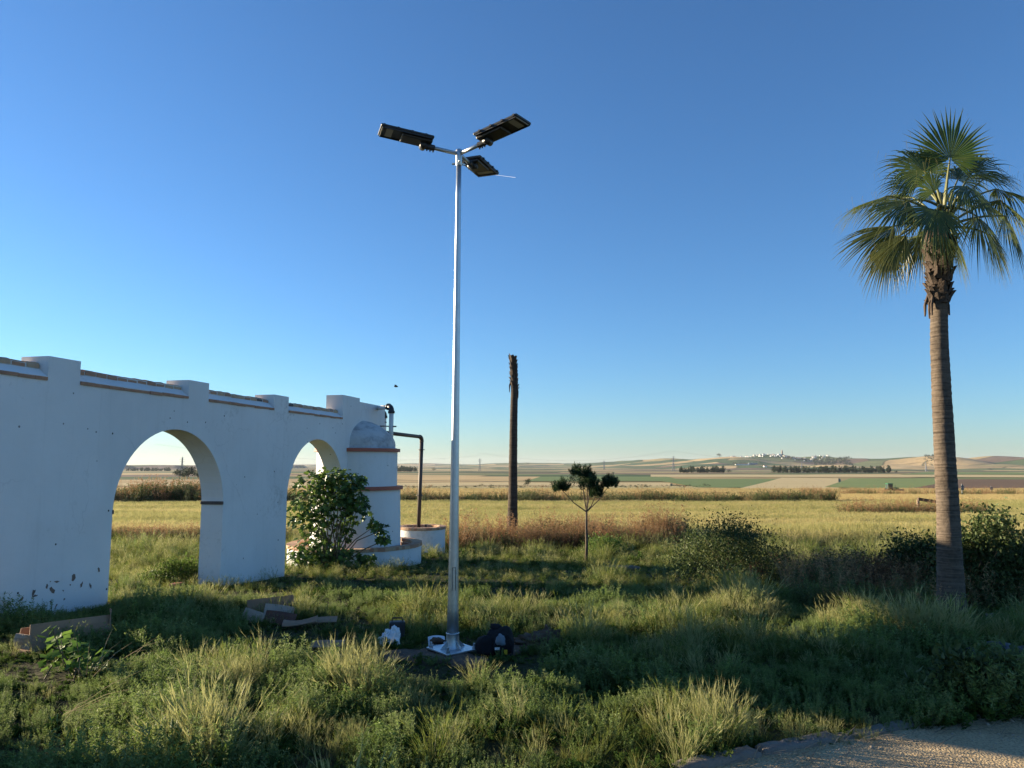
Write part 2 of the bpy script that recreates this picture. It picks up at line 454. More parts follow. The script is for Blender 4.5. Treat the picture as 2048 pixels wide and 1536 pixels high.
M['mallow'] = leafmat('mallow_leaf', (0.07, 0.14, 0.025), (0.15, 0.25, 0.05), None, 0.4)
M['pine'] = leafmat('pine_needle', (0.015, 0.035, 0.014), (0.045, 0.085, 0.03), None, 0.2)
M['fartree'] = leafmat('far_tree_leaf', (0.022, 0.036, 0.018), (0.055, 0.075, 0.034), None, 0.15)
M['frond'] = leafmat('palm_frond', (0.045, 0.088, 0.024), (0.40, 0.33, 0.11), None, 0.38, 0.40, 0.5)
M['petiole'] = plain('palm_petiole', (0.15, 0.15, 0.04), (0.09, 0.095, 0.03), 0.5, scale=10)

def trunk_mat():
    m, N, L, B = newmat('palm_trunk_bark')
    tc = N.new('ShaderNodeTexCoord')
    mp = N.new('ShaderNodeMapping'); mp.inputs['Scale'].default_value = (3.0, 3.0, 44); L.new(tc.outputs['Object'], mp.inputs['Vector'])
    n1 = noise(N, L, 1.0, 5, 0.6, mp.outputs[0])
    n2 = noise(N, L, 26, 4, 0.6, tc.outputs['Object'])
    ad = N.new('ShaderNodeMath'); ad.operation = 'ADD'; L.new(n1.outputs['Fac'], ad.inputs[0])
    ml = N.new('ShaderNodeMath'); ml.operation = 'MULTIPLY'; ml.inputs[1].default_value = 0.4; L.new(n2.outputs['Fac'], ml.inputs[0]); L.new(ml.outputs[0], ad.inputs[1])
    rp = ramp(N, [(0.42, (0.030, 0.022, 0.017)), (0.60, (0.085, 0.066, 0.05)), (0.85, (0.15, 0.118, 0.09))])
    L.new(ad.outputs[0], rp.inputs['Fac']); L.new(rp.outputs['Color'], B.inputs['Base Color'])
    b = N.new('ShaderNodeBump'); b.inputs['Strength'].default_value = 0.8; b.inputs['Distance'].default_value = 0.02
    L.new(ad.outputs[0], b.inputs['Height']); L.new(b.outputs['Normal'], B.inputs['Normal'])
    B.inputs['Roughness'].default_value = 0.9; B.inputs['Specular IOR Level'].default_value = 0.2
    return m
M['trunk'] = trunk_mat()
M['dead_trunk'] = trunk_mat()
M['dead_trunk'].name = 'dead_palm_bark'
for _e, _c in zip([n_ for n_ in M['dead_trunk'].node_tree.nodes if n_.type == 'VALTORGB'][0].color_ramp.elements, ((0.018, 0.014, 0.011), (0.045, 0.034, 0.026), (0.085, 0.066, 0.05))): _e.color = (*_c, 1)

def terrain_mat():
    m, N, L, B = newmat('farmland')
    tc = N.new('ShaderNodeTexCoord'); O = tc.outputs['Object']
    ln = N.new('ShaderNodeVectorMath'); ln.operation = 'LENGTH'; L.new(O, ln.inputs[0])
    # far patchwork of fields
    nz = noise(N, L, 0.0016, 3, 0.5, O)
    sb = N.new('ShaderNodeVectorMath'); sb.operation = 'SCALE'; sb.inputs['Scale'].default_value = 240
    L.new(nz.outputs['Color'], sb.inputs[0])
    ad = N.new('ShaderNodeVectorMath'); ad.operation = 'ADD'; L.new(O, ad.inputs[0]); L.new(sb.outputs[0], ad.inputs[1])
    mp = N.new('ShaderNodeMapping'); mp.inputs['Scale'].default_value = (1 / 300, 1 / 210, 0.0001); mp.inputs['Rotation'].default_value = (0, 0, 0.5)
    L.new(ad.outputs[0], mp.inputs['Vector'])
    vo = N.new('ShaderNodeTexVoronoi'); vo.voronoi_dimensions = '2D'; vo.inputs['Scale'].default_value = 1.0
    L.new(mp.outputs[0], vo.inputs['Vector'])
    sp = N.new('ShaderNodeSeparateColor'); L.new(vo.outputs['Color'], sp.inputs[0])
    pal = ramp(N, [(0.0, (0.44, 0.32, 0.16)), (0.13, (0.07, 0.115, 0.05)), (0.29, (0.52, 0.38, 0.19)), (0.40, (0.17, 0.19, 0.085)),
                   (0.54, (0.19, 0.135, 0.095)), (0.66, (0.33, 0.27, 0.13)), (0.76, (0.10, 0.14, 0.06)), (0.90, (0.47, 0.35, 0.18))], 'CONSTANT')
    L.new(sp.outputs[0], pal.inputs['Fac'])
    ve = N.new('ShaderNodeTexVoronoi'); ve.voronoi_dimensions = '2D'; ve.feature = 'DISTANCE_TO_EDGE'; ve.inputs['Scale'].default_value = 1.0
    L.new(mp.outputs[0], ve.inputs['Vector'])
    ed = N.new('ShaderNodeMapRange'); ed.inputs['From Min'].default_value = 0.012; ed.inputs['From Max'].default_value = 0.03
    ed.inputs['To Min'].default_value = 0.75; ed.inputs['To Max'].default_value = 0.0; L.new(ve.outputs[0], ed.inputs['Value'])
    m0 = N.new('ShaderNodeMix'); m0.data_type = 'RGBA'; L.new(ed.outputs[0], m0.inputs['Factor']); L.new(pal.outputs[0], m0.inputs['A'])
    setc(m0.inputs['B'], (0.06, 0.07, 0.035))
    n5 = noise(N, L, 0.02, 5, 0.7, O)
    mv = N.new('ShaderNodeMapRange'); mv.inputs['From Min'].default_value = 0.3; mv.inputs['From Max'].default_value = 0.7
    mv.inputs['To Min'].default_value = 0.75; mv.inputs['To Max'].default_value = 1.2; L.new(n5.outputs['Fac'], mv.inputs['Value'])
    mm = N.new('ShaderNodeVectorMath'); mm.operation = 'SCALE'; L.new(m0.outputs['Result'], mm.inputs[0]); L.new(mv.outputs[0], mm.inputs['Scale'])
    # under the barley
    n2 = noise(N, L, 1.3, 6, 0.7, O)
    mid = ramp(N, [(0.3, (0.28, 0.25, 0.10)), (0.7, (0.46, 0.38, 0.16))]); L.new(n2.outputs['Fac'], mid.inputs['Fac'])
    # under the weeds
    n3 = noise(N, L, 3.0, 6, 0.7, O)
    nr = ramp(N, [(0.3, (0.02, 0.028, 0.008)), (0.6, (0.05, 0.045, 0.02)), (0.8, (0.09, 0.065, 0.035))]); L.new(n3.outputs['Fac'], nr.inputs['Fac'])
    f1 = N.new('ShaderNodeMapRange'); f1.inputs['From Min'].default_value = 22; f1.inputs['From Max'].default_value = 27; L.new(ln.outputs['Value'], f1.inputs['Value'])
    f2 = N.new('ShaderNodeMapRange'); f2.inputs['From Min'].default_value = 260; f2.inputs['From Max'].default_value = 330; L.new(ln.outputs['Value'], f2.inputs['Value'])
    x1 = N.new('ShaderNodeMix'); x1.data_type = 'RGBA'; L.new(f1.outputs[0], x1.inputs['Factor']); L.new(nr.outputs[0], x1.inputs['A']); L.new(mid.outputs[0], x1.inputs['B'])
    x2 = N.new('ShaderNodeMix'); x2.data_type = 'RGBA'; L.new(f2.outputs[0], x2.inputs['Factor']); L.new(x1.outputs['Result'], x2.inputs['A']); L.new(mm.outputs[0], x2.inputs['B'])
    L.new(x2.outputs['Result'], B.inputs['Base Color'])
    B.inputs['Roughness'].default_value = 0.95; B.inputs['Specular IOR Level'].default_value = 0.1
    b = N.new('ShaderNodeBump'); b.inputs['Strength'].default_value = 0.7; b.inputs['Distance'].default_value = 0.15
    L.new(n2.outputs['Fac'], b.inputs['Height']); L.new(b.outputs['Normal'], B.inputs['Normal'])
    return m
M['terrain'] = terrain_mat()

def field_mat(name, c1, c2, scale=(0.02, 0.3), bump=0.6):
    m, N, L, B = newmat(name)
    tc = N.new('ShaderNodeTexCoord')
    mp = N.new('ShaderNodeMapping'); mp.inputs['Scale'].default_value = (scale[0], scale[1], 0.0); L.new(tc.outputs['Object'], mp.inputs['Vector'])
    n1 = noise(N, L, 1.0, 6, 0.7, mp.outputs[0]); n2 = noise(N, L, 0.9, 6, 0.75, tc.outputs['Object'])
    a = N.new('ShaderNodeMath'); a.operation = 'MULTIPLY_ADD'; a.inputs[1].default_value = 0.5
    L.new(n2.outputs['Fac'], a.inputs[0]); L.new(n1.outputs['Fac'], a.inputs[2])
    rp = ramp(N, [(0.5, c1), (0.95, c2)]); L.new(a.outputs[0], rp.inputs['Fac'])
    L.new(rp.outputs['Color'], B.inputs['Base Color']); B.inputs['Roughness'].default_value = 0.95; B.inputs['Specular IOR Level'].default_value = 0.1
    b = N.new('ShaderNodeBump'); b.inputs['Strength'].default_value = bump; b.inputs['Distance'].default_value = 0.3
    L.new(n2.outputs['Fac'], b.inputs['Height']); L.new(b.outputs['Normal'], B.inputs['Normal'])
    return m

def gravel_mat():
    m, N, L, B = newmat('sandy_gravel')
    tc = N.new('ShaderNodeTexCoord'); O = tc.outputs['Object']
    n1 = noise(N, L, 2.2, 5, 0.6, O); n2 = noise(N, L, 55, 5, 0.75, O)
    vo = N.new('ShaderNodeTexVoronoi'); vo.inputs['Scale'].default_value = 70; L.new(O, vo.inputs['Vector'])
    rp = ramp(N, [(0.3, (0.47, 0.35, 0.20)), (0.7, (0.62, 0.48, 0.29))]); L.new(n1.outputs['Fac'], rp.inputs['Fac'])
    rp2 = ramp(N, [(0.35, (0.45, 0.45, 0.45)), (0.55, (1, 1, 1))]); L.new(n2.outputs['Fac'], rp2.inputs['Fac'])
    mx = N.new('ShaderNodeMix'); mx.data_type = 'RGBA'; mx.blend_type = 'MULTIPLY'; mx.inputs['Factor'].default_value = 1
    L.new(rp.outputs[0], mx.inputs['A']); L.new(rp2.outputs[0], mx.inputs['B']); L.new(mx.outputs['Result'], B.inputs['Base Color'])
    ad = N.new('ShaderNodeMath'); ad.operation = 'ADD'; L.new(n2.outputs['Fac'], ad.inputs[0]); L.new(vo.outputs['Distance'], ad.inputs[1])
    b = N.new('ShaderNodeBump'); b.inputs['Strength'].default_value = 0.8; b.inputs['Distance'].default_value = 0.015
    L.new(ad.outputs[0], b.inputs['Height']); L.new(b.outputs['Normal'], B.inputs['Normal'])
    B.inputs['Roughness'].default_value = 0.95; B.inputs['Specular IOR Level'].default_value = 0.15
    return m
M['gravel'] = gravel_mat()

# ------------------------------------------------------------------ terrain
def build_terrain():
    radii = np.concatenate([np.linspace(0.0, 30, 110)[1:], np.geomspace(30.5, 12000, 200)])
    front = np.linspace(R(-50), R(50), 420)
    back = np.linspace(R(50), R(310), 70)[1:-1]
    ang = np.concatenate([front, back])
    A, Rr = np.meshgrid(ang, radii)
    X = np.sin(A) * Rr; Y = np.cos(A) * Rr
    Z = gz(X, Y)
    Z = np.where(Y < -40, np.interp(Rr, [0, 12000], [0.1, -18]), Z)
    n = len(ang)
    V = np.stack([X, Y, Z], -1).reshape(-1, 3)
    V = np.vstack([V, [[0, 0, gz1(0, 0)]]])
    nr = len(radii)
    i = np.arange(nr - 1)[:, None] * n; k = np.arange(n)[None, :]; k2 = (k + 1) % n
    Q = np.stack([i + k, i + n + k, i + n + k2, i + k2], -1).reshape(-1, 4)
    c = len(V) - 1
    T = np.array([(c, q, (q + 1) % n) for q in range(n)])
    me = bpy.data.meshes.new('ground')
    me.vertices.add(len(V)); me.vertices.foreach_set('co', V.ravel())
    loops = np.concatenate([Q.ravel(), T.ravel()])
    starts = np.concatenate([np.arange(len(Q)) * 4, len(Q) * 4 + np.arange(len(T)) * 3])
    me.loops.add(len(loops)); me.loops.foreach_set('vertex_index', loops)
    me.polygons.add(len(starts)); me.polygons.foreach_set('loop_start', starts)
    me.materials.append(M['terrain'])
    me.update(calc_edges=True); me.validate()
    me.polygons.foreach_set('use_smooth', [True] * len(me.polygons))
    o = link('ground', me)
    # normals up
    if me.polygons[0].normal.z < 0:
        me.flip_normals()
    return tag(o, kind='structure')
build_terrain()

def field(name, quad, mat, lift, nu=40, nv=14):
    """quad: near-left, near-right, far-right, far-left as (X, Y); a sheet that follows the terrain"""
    q = [np.array(p, float) for p in quad]
    u = np.linspace(0, 1, nu + 1); v = np.linspace(0, 1, nv + 1)
    V = []; Fc = []
    for b in v:
        for a in u:
            p = (q[0] * (1 - a) + q[1] * a) * (1 - b) + (q[3] * (1 - a) + q[2] * a) * b
            V.append((p[0], p[1]))
    V = np.array(V); V[:, 1] *= 1 + .05 * (fbm(V[:, 0] / (.10 * V[:, 1]) + lift * 50, V[:, 1] / (.3 * V[:, 1]) + 3, 71, 3) - .5) * 2; Z = gz(V[:, 0], V[:, 1]) + lift
    for j in range(nv):
        for i in range(nu):
            k = j * (nu + 1) + i
            Fc.append((k, k + 1, k + nu + 2, k + nu + 1))
    mb = MB(); mb.add(np.column_stack([V, Z]), Fc)
    return tag(mb.obj(name, mat, smooth=True), kind='structure')

def g2(px, Y):
    return ((px - 1024) / F * Y, Y)
M['f_gold'] = field_mat('ripe_wheat', (0.48, 0.39, 0.17), (0.66, 0.54, 0.27))
M['f_gold2'] = field_mat('pale_stubble', (0.46, 0.37, 0.19), (0.60, 0.48, 0.26), (0.01, 0.08))
M['f_green'] = field_mat('green_crop', (0.15, 0.21, 0.075), (0.25, 0.29, 0.115), (0.01, 0.08))
M['f_dkgreen'] = field_mat('dark_green_crop', (0.13, 0.19, 0.075), (0.20, 0.25, 0.10), (0.01, 0.08))
M['f_plough'] = field_mat('ploughed_soil', (0.14, 0.095, 0.06), (0.20, 0.135, 0.09), (0.01, 0.15))
M['f_rough'] = field_mat('rough_pasture', (0.30, 0.27, 0.12), (0.52, 0.43, 0.21), (0.02, 0.2))
field('wheat_field', [g2(-300, 88), g2(1700, 88), g2(1650, 150), g2(-300, 150)], M['f_gold'], 0.12)
field('pasture', [g2(-300, 154), g2(1720, 152), g2(1700, 185), g2(-300, 185)], M['f_rough'], 0.12)
field('stubble_field', [g2(-300, 190), g2(1500, 190), g2(1420, 260), g2(-300, 280)], M['f_gold'], 0.14)
field('green_field', [g2(780, 285), g2(1500, 265), g2(1400, 330), g2(780, 320)], M['f_rough'], 0.16)
field('stubble_field', [g2(-300, 325), g2(1330, 335), g2(1330, 420), g2(-300, 420)], M['f_gold2'], 0.2)
field('green_field', [g2(1390, 300), g2(1620, 280), g2(1560, 600), g2(1300, 620)], M['f_dkgreen'], 0.25)
field('stubble_field', [g2(1480, 270), g2(1680, 262), g2(1680, 640), g2(1560, 700)], M['f_gold2'], 0.3)
field('green_field', [g2(1640, 300), g2(1800, 262), g2(1900, 640), g2(1680, 660)], M['f_green'], 0.35)
field('ploughed_field', [g2(1790, 255), g2(2500, 245), g2(2500, 560), g2(1930, 560)], M['f_plough'], 0.4)
field('wheat_field', [g2(1690, 150), g2(2500, 120), g2(2500, 235), g2(1720, 240)], M['f_gold'], 0.1)
field('green_field', [g2(1050, 480), g2(1380, 480), g2(1330, 800), g2(1080, 800)], M['f_dkgreen'], 0.3)
field('stubble_field', [g2(1300, 760), g2(2500, 720), g2(2500, 1000), g2(1300, 1100)], M['f_gold2'], 0.3)
field('green_field', [g2(1800, 1100), g2(2500, 1050), g2(2500, 1700), g2(1860, 1700)], M['f_dkgreen'], 0.3)

# path with its kerb
PATH_EDGE = [(-3.2, 0.6), (-1.2, 2.2)] + [tuple(float(q) for q in GP(*p)[:2]) for p in ((1290, 1560), (1400, 1532), (1550, 1503), (1700, 1474), (1860, 1446), (2048, 1420), (2300, 1395))] + [(8.5, 6.9)]
PE = np.array(PATH_EDGE)
def path_side(x, y):
    """positive on the grass side of the kerb line"""
    return np.asarray(y) - np.interp(np.asarray(x), PE[:, 0], PE[:, 1])
def blob_box(mb, lx, ly, lz, seed):
    """a worn stone block: a finely cut box with rounded, chipped edges"""
    rs = np.random.default_rng(seed); nx, ny, nz = 16, 6, 6; V = {}; L_ = []; Fc = []
    def vid(i, j, k_):
        if (i, j, k_) not in V:
            p = np.array([(i / nx - .5), (j / ny - .5), (k_ / nz - .5)]) * np.array([lx, ly, lz])
            e = np.array([abs(i / nx - .5) * lx > lx / 2 - .03, j in (0, ny), k_ in (0, nz)])
            if e.sum() >= 2: p *= np.array([1 - .012 / lx * 2, .86, .93]) if e.sum() == 2 else np.array([.97, .80, .88])
            chip = float(fbm(np.array([p[0] * 9 + seed]), np.array([p[1] * 9 + p[2] * 7]), 91, 3)[0])
            p = p + rs.normal(size=3) * .0022 - p / (np.linalg.norm(p) + 1e-6) * max(0, chip - .55) * .10
            V[(i, j, k_)] = len(L_); L_.append(p)
        return V[(i, j, k_)]
    for i in range(nx):
        for j in range(ny):
            for k_, fl in ((0, 1), (nz, 0)):
                q = (vid(i, j, k_), vid(i + 1, j, k_), vid(i + 1, j + 1, k_), vid(i, j + 1, k_)); Fc.append(q[::-1] if fl else q)
    for i in range(nx):
        for k_ in range(nz):
            for j, fl in ((0, 0), (ny, 1)):
                q = (vid(i, j, k_), vid(i + 1, j, k_), vid(i + 1, j, k_ + 1), vid(i, j, k_ + 1)); Fc.append(q[::-1] if fl else q)
    for j in range(ny):
        for k_ in range(nz):
            for i, fl in ((0, 1), (nx, 0)):
                q = (vid(i, j, k_), vid(i, j + 1, k_), vid(i, j + 1, k_ + 1), vid(i, j, k_ + 1)); Fc.append(q[::-1] if fl else q)
    mb.add(L_, Fc)
def build_path():
    V = []; Fc = []
    xs = np.linspace(-3.2, 8.5, 60)
    for x in xs:
        ye = np.interp(x, PE[:, 0], PE[:, 1]) - 0.02
        for k in range(13):
            y = ye + (-4 - ye) * (k / 12) ** 1.6
            V.append((x, y, gz1(x, y) + 0.012))
    for i in range(59):
        for k in range(12):
            a = i * 13 + k
            Fc.append((a, a + 1, a + 14, a + 13))
    mb = MB(); mb.add(V, Fc)
    o = mb.obj('path', M['gravel'], smooth=True)
    if o.data.polygons[0].normal.z < 0: o.data.flip_normals()
    tag(o, kind='structure')
    kb = bpy.data.objects.new('kerb', None); COL.objects.link(kb); tag(kb, kind='structure')
    L_ = 0.0
    pts = []
    for i in range(len(PE) - 1):
        a, b = PE[i], PE[i + 1]; d = np.linalg.norm(b - a)
        for s in np.linspace(0, 1, max(2, int(d / 0.05)))[:-1]:
            pts.append(a + (b - a) * s)
    pts = np.array(pts); seg = np.concatenate([[0], np.cumsum(np.linalg.norm(np.diff(pts, axis=0), axis=1))])
    s = 0.0; k = 0
    while s + 0.6 < seg[-1] and k < 24:
        a = np.array([np.interp(s + 0.006, seg, pts[:, 0]), np.interp(s + 0.006, seg, pts[:, 1])])
        b = np.array([np.interp(s + 0.594, seg, pts[:, 0]), np.interp(s + 0.594, seg, pts[:, 1])])
        c = (a + b) / 2; rz = math.atan2(*(b - a)[::-1])
        mb = MB(); n = 6
        for q in range(1):
            blob_box(mb, np.linalg.norm(b - a), 0.13, 0.24, 100 + k)
        o = mb.obj('kerb_stone', M['concrete'], smooth=True)
        o.location = (c[0], c[1], gz1(c[0], c[1]) - 0.082 + random.uniform(-.014, .012)); o.rotation_euler = (random.uniform(-.03, .03), random.uniform(-.02, .02), rz)
        o.parent = kb
        s += 0.6; k += 1
build_path()

# ------------------------------------------------------------------ the white arcade wall
WA = math.radians(13.0)
WD = Vector((math.sin(WA), math.cos(WA), 0)); WN = Vector((math.cos(WA), -math.sin(WA), 0))
WO = Vector((-5.02, 9.4, 0)); WT = 0.38
def W(Y, n, z):
    """a point of the wall given the Y of its front face, the depth n (0 front, negative towards the back) and z"""
    return WO + WD * ((Y - 9.4) / math.cos(WA)) + WN * n + Vector((0, 0, z))
ARCHES = [(-2.55, -.25), (1.55, 3.8), (5.5, 7.78), (9.5, 11.75), (13.62, 15.85)]
MERLONS = [(-1.35, -.9), (1.0, 1.45), (3.5, 3.95), (5.95, 6.4), (8.42, 8.87), (10.83, 11.29), (13.1, 13.58), (15.73, 16.55)]
Z_BODY, Z_MER, Z_END = 2.675, 2.93, 3.17
Y0, Y1 = -4.0, 17.95
def build_wall():
    wall = empty('arcade_wall', W(9.4, 0, 0), 'white plastered garden wall pierced by round arches, with notched top', 'wall')
    cuts = sorted(set([Y0, Y1, 16.55] + [y for a in ARCHES for y in a] + [y for m in MERLONS for y in m] +
                      [a[0] + (a[1] - a[0]) * 0.5 * (1 - math.cos(math.pi * k / 32)) for a in ARCHES for k in range(33)]))
    def top(y):
        if y > 16.55: return 3.09
        for i, (a, b) in enumerate(MERLONS):
            if a <= y <= b: return Z_END if i == len(MERLONS) - 1 else Z_MER
        return Z_BODY
    def archz(y):
        for (a, b) in ARCHES:
            if a < y < b:
                c = (a + b) / 2; h = (b - a) / 2
                s = max(0.0, 1 - ((y - c) / h) ** 2)
                return 1.10 + 1.10 * s ** 0.5
        return None
    mb = MB()
    def q(*p): mb.add(p, [(0, 1, 2, 3)])
    mids = [((a + b) / 2) for a, b in zip(cuts[:-1], cuts[1:])]
    prev = None
    for a, b, c in zip(cuts[:-1], cuts[1:], mids):
        inside = archz(c) is not None
        zt = top(c)
        if inside:
            za = archz(a) or 1.10; zb_ = archz(b) or 1.10
        else:
            za = gz1(W(a, 0, 0).x, a) - 0.4; zb_ = gz1(W(b, 0, 0).x, b) - 0.4
        q(W(a, 0, za), W(b, 0, zb_), W(b, 0, zt), W(a, 0, zt))
        q(W(b, -WT, zb_), W(a, -WT, za), W(a, -WT, zt), W(b, -WT, zt))
        q(W(a, 0, zt), W(b, 0, zt), W(b, -WT, zt), W(a, -WT, zt))
        if inside:
            q(W(a, -WT, za), W(b, -WT, zb_), W(b, 0, zb_), W(a, 0, za))
        if prev is not None and abs(prev - zt) > 1e-6:
            lo, hi = min(prev, zt), max(prev, zt)
            q(W(a, 0, lo), W(a, -WT, lo), W(a, -WT, hi), W(a, 0, hi))
        prev = zt
    for (a, b) in ARCHES:
        for y in (a, b):
            g = gz1(W(y, 0, 0).x, y) - 0.4
            q(W(y, 0, g), W(y, -WT, g), W(y, -WT, 1.10), W(y, 0, 1.10))
    for y, z in ((Y0, Z_BODY), (Y1, 3.09)):
        g = gz1(W(y, 0, 0).x, y) - 0.4
        q(W(y, 0, g), W(y, -WT, g), W(y, -WT, z), W(y, 0, z))
    body = mb.obj('wall_body', M['plaster'], wall)
    # coping, ridge bricks and brick course of each bay
    spans = [(MERLONS[i][1], MERLONS[i + 1][0]) for i in range(len(MERLONS) - 1)]
    rnd = random.Random(3)
    for (a, b) in spans:
        a += 0.004; b -= 0.004
        sec = [(0.0, Z_BODY + 0.003), (0.0, Z_BODY + 0.02), (-0.125, Z_BODY + 0.115), (-WT + 0.125, Z_BODY + 0.115), (-WT, Z_BODY + 0.02), (-WT, Z_BODY + 0.003)]
        m2 = MB(); ns = 6
        V = [W(a + (b - a) * i / ns, n_, z_ + (rnd.uniform(-.004, .004) if 0 < i < ns else 0)) for i in range(ns + 1) for (n_, z_) in sec]
        k = len(sec)
        m2.add(V, [(i * k + j, i * k + (j + 1) % k, (i + 1) * k + (j + 1) % k, (i + 1) * k + j) for i in range(ns) for j in range(k)] + [tuple(range(k)), tuple(range(ns * k, ns * k + k))])
        m2.obj('coping', M['plaster_clean'], wall)
        # mortar bed and ridge bricks
        vis = b > 7.5
        m3 = MB()
        nb = max(3, int(round((b - a) / 0.178)))
        st = (b - a) / nb
        for i in range(nb):
            y = a + st * (i + 0.5)
            dz = rnd.uniform(-.006, .008); dn = rnd.uniform(-.008, .008); tl = rnd.uniform(-.05, .05)
            mbb = m3 if not vis else MB()
            hw = st * 0.43; w2 = 0.082
            prof = [(-w2, 0), (-w2, .032), (-w2 * .75, .056), (-w2 * .25, .068), (w2 * .25, .068), (w2 * .75, .056), (w2, .032), (w2, 0)]
            V = [W(y + sg * hw, -WT / 2 + dn + n_, Z_BODY + 0.112 + dz + z_ * (1 + .06 * sg * (tl > 0)) + sg * tl * .06) for sg in (-1, 1) for (n_, z_) in prof]
            kk = len(prof)
            mbb.add(V, [(j, (j + 1) % kk, kk + (j + 1) % kk, kk + j) for j in range(kk)] + [tuple(range(kk - 1, -1, -1)), tuple(range(kk, 2 * kk))])
            if vis:
                mbb.obj('ridge_brick', rnd.choices([M['brick'], M['brick_b'], M['brick_c']], [5, 4, 1.3])[0], wall)
        if not vis:
            m3.obj('ridge_brick_row', M['brick'], wall)
        m4 = MB()
        for i in range(14):
            ya, yb = a + (b - a) * i / 14, a + (b - a) * (i + 1) / 14
            sec2 = [(-0.105, 0.10), (-0.105, .028), (-WT + .105, .028), (-WT + .105, 0.10)]
        m4.box(W((a + b) / 2, -WT / 2, Z_BODY + 0.130), ((b - a) / math.cos(WA) - .004, 0.146, 0.056), M=Matrix((WD, -WN, (0, 0, 1))).transposed())
        m4.obj('mortar_bed', M['mortar'], wall)
        # brick course under the coping, front and back
        m5 = MB()
        for side in (0, 1):
            y = a
            while y < b - 0.02:
                l_ = min(rnd.uniform(.2, .27), b - y)
                pr = rnd.uniform(.012, .024); zz = rnd.uniform(-.004, .004)
                n_ = pr / 2 - 0.01 if side == 0 else -WT - pr / 2 + 0.01
                m5.box(W(y + l_ / 2 - .003, n_, Z_BODY - 0.005 + zz), ((l_ - .008) / math.cos(WA), pr + .02, rnd.uniform(.032, .04)), M=Matrix((WD, -WN, (0, 0, 1))).transposed())
                y += l_
        m5.obj('brick_course', M['brick'], wall)
    # impost bricks on the far jambs
    for (a, b) in ARCHES[2:]:
        m6 = MB()
        for yy, sg in ((b, -1), (a, 1)):
            m6.box(W(yy + sg * 0.006, -WT / 2, 1.115), (0.03, WT + 0.012, 0.05), M=Matrix((WD, -WN, (0, 0, 1))).transposed())
        m6.obj('impost_brick', M['brick_c'], wall, bevel=0.006)
    # patches where the plaster has flaked off down to the render
    m7 = MB(); rr = random.Random(11)
    spots = [(115, 1172), (135, 1163), (160, 1170), (183, 1168), (125, 1180), (147, 1181), (124, 1203), (150, 1198), (65, 1199), (92, 1192), (121, 1163), (135, 1213), (214, 1140), (166, 1155), (200, 1172), (90, 1185)]
    for (px, py) in spots:
        u = (px - 1024) / F; Yw = (WO.x - math.tan(WA) * 9.4) / (u - math.tan(WA))
        p = P(px, py, Yw); n = 9; r0 = rr.uniform(.012, .05)
        ph = rr.uniform(0, 6); el = rr.uniform(.4, .9); ro = rr.uniform(0, 3)
        V = []
        for k in range(n):
            w = 2 * math.pi * k / n; r_ = r0 * rr.uniform(.35, 1.3)
            x = r_ * math.cos(w); z = r_ * math.sin(w) * el
            x, z = x * math.cos(ro) - z * math.sin(ro), x * math.sin(ro) + z * math.cos(ro)
            V.append(W(Yw + x * math.cos(WA), 0.0025, p[2] + z))
        m7.add(V, [tuple(range(n))])
    fl = m7.obj('flaked_patch', M['earth_plaster'], wall); fl['kind'] = 'stuff'
    return wall
M['earth_plaster'] = plain('bare_brown_render', (0.24, 0.17, 0.13), (0.13, 0.09, 0.07), 0.95, scale=20, bump=0.5)
build_wall()

# ------------------------------------------------------------------ round tank tower, basins, pipes
TC = Vector((-3.47, 16.9, 0))
def build_tower():
    g = gz1(TC.x, TC.y) - 0.3
    t = empty('round_water_tower', (TC.x, TC.y, g + .3), 'white round tank tower with red bands and grey dome, at the wall end', 'tower')
    c = (TC.x, TC.y, 0)
    wob = lambda w, z: 0.006 * math.sin(3 * w + z * 4) + 0.004 * math.sin(7 * w - z * 9)
    mb = MB(); mb.lathe(c, [(1.0, g), (0.985, .3), (0.975, .8), (0.97, 1.16)], 64, wob=wob); mb.obj('lower_drum', M['plaster'], t, smooth=True)
    mb = MB(); mb.lathe(c, [(0.90, 1.155), (1.03, 1.16), (1.03, 1.235), (0.88, 1.238)], 64, wob=wob); mb.obj('painted_band', M['redpaint'], t)
    mb = MB(); mb.lathe(c, [(0.895, 1.2), (0.89, 1.6), (0.885, 1.99)], 64, wob=wob); mb.obj('upper_drum', M['plaster'], t, smooth=True)
    mb = MB(); mb.lathe(c, [(0.85, 1.985), (0.945, 1.99), (0.945, 2.06), (0.8, 2.063)], 64, wob=wob); mb.obj('painted_band', M['redpaint'], t)
    prof = [(0.90, 2.05), (0.86, 2.075)]
    for k in range(13):
        s = k / 12
        prof.append((0.83 * (1 - s ** 2.1) ** 0.62 + 0.0005, 2.08 + 0.64 * s))
    mb = MB(); mb.lathe(c, prof, 56, wob=lambda w, z: 0.012 * math.sin(5 * w + 9 * z) + 0.01 * math.sin(3 * w - 5 * z)); mb.obj('dome', M['dome'], t, smooth=True)
build_tower()

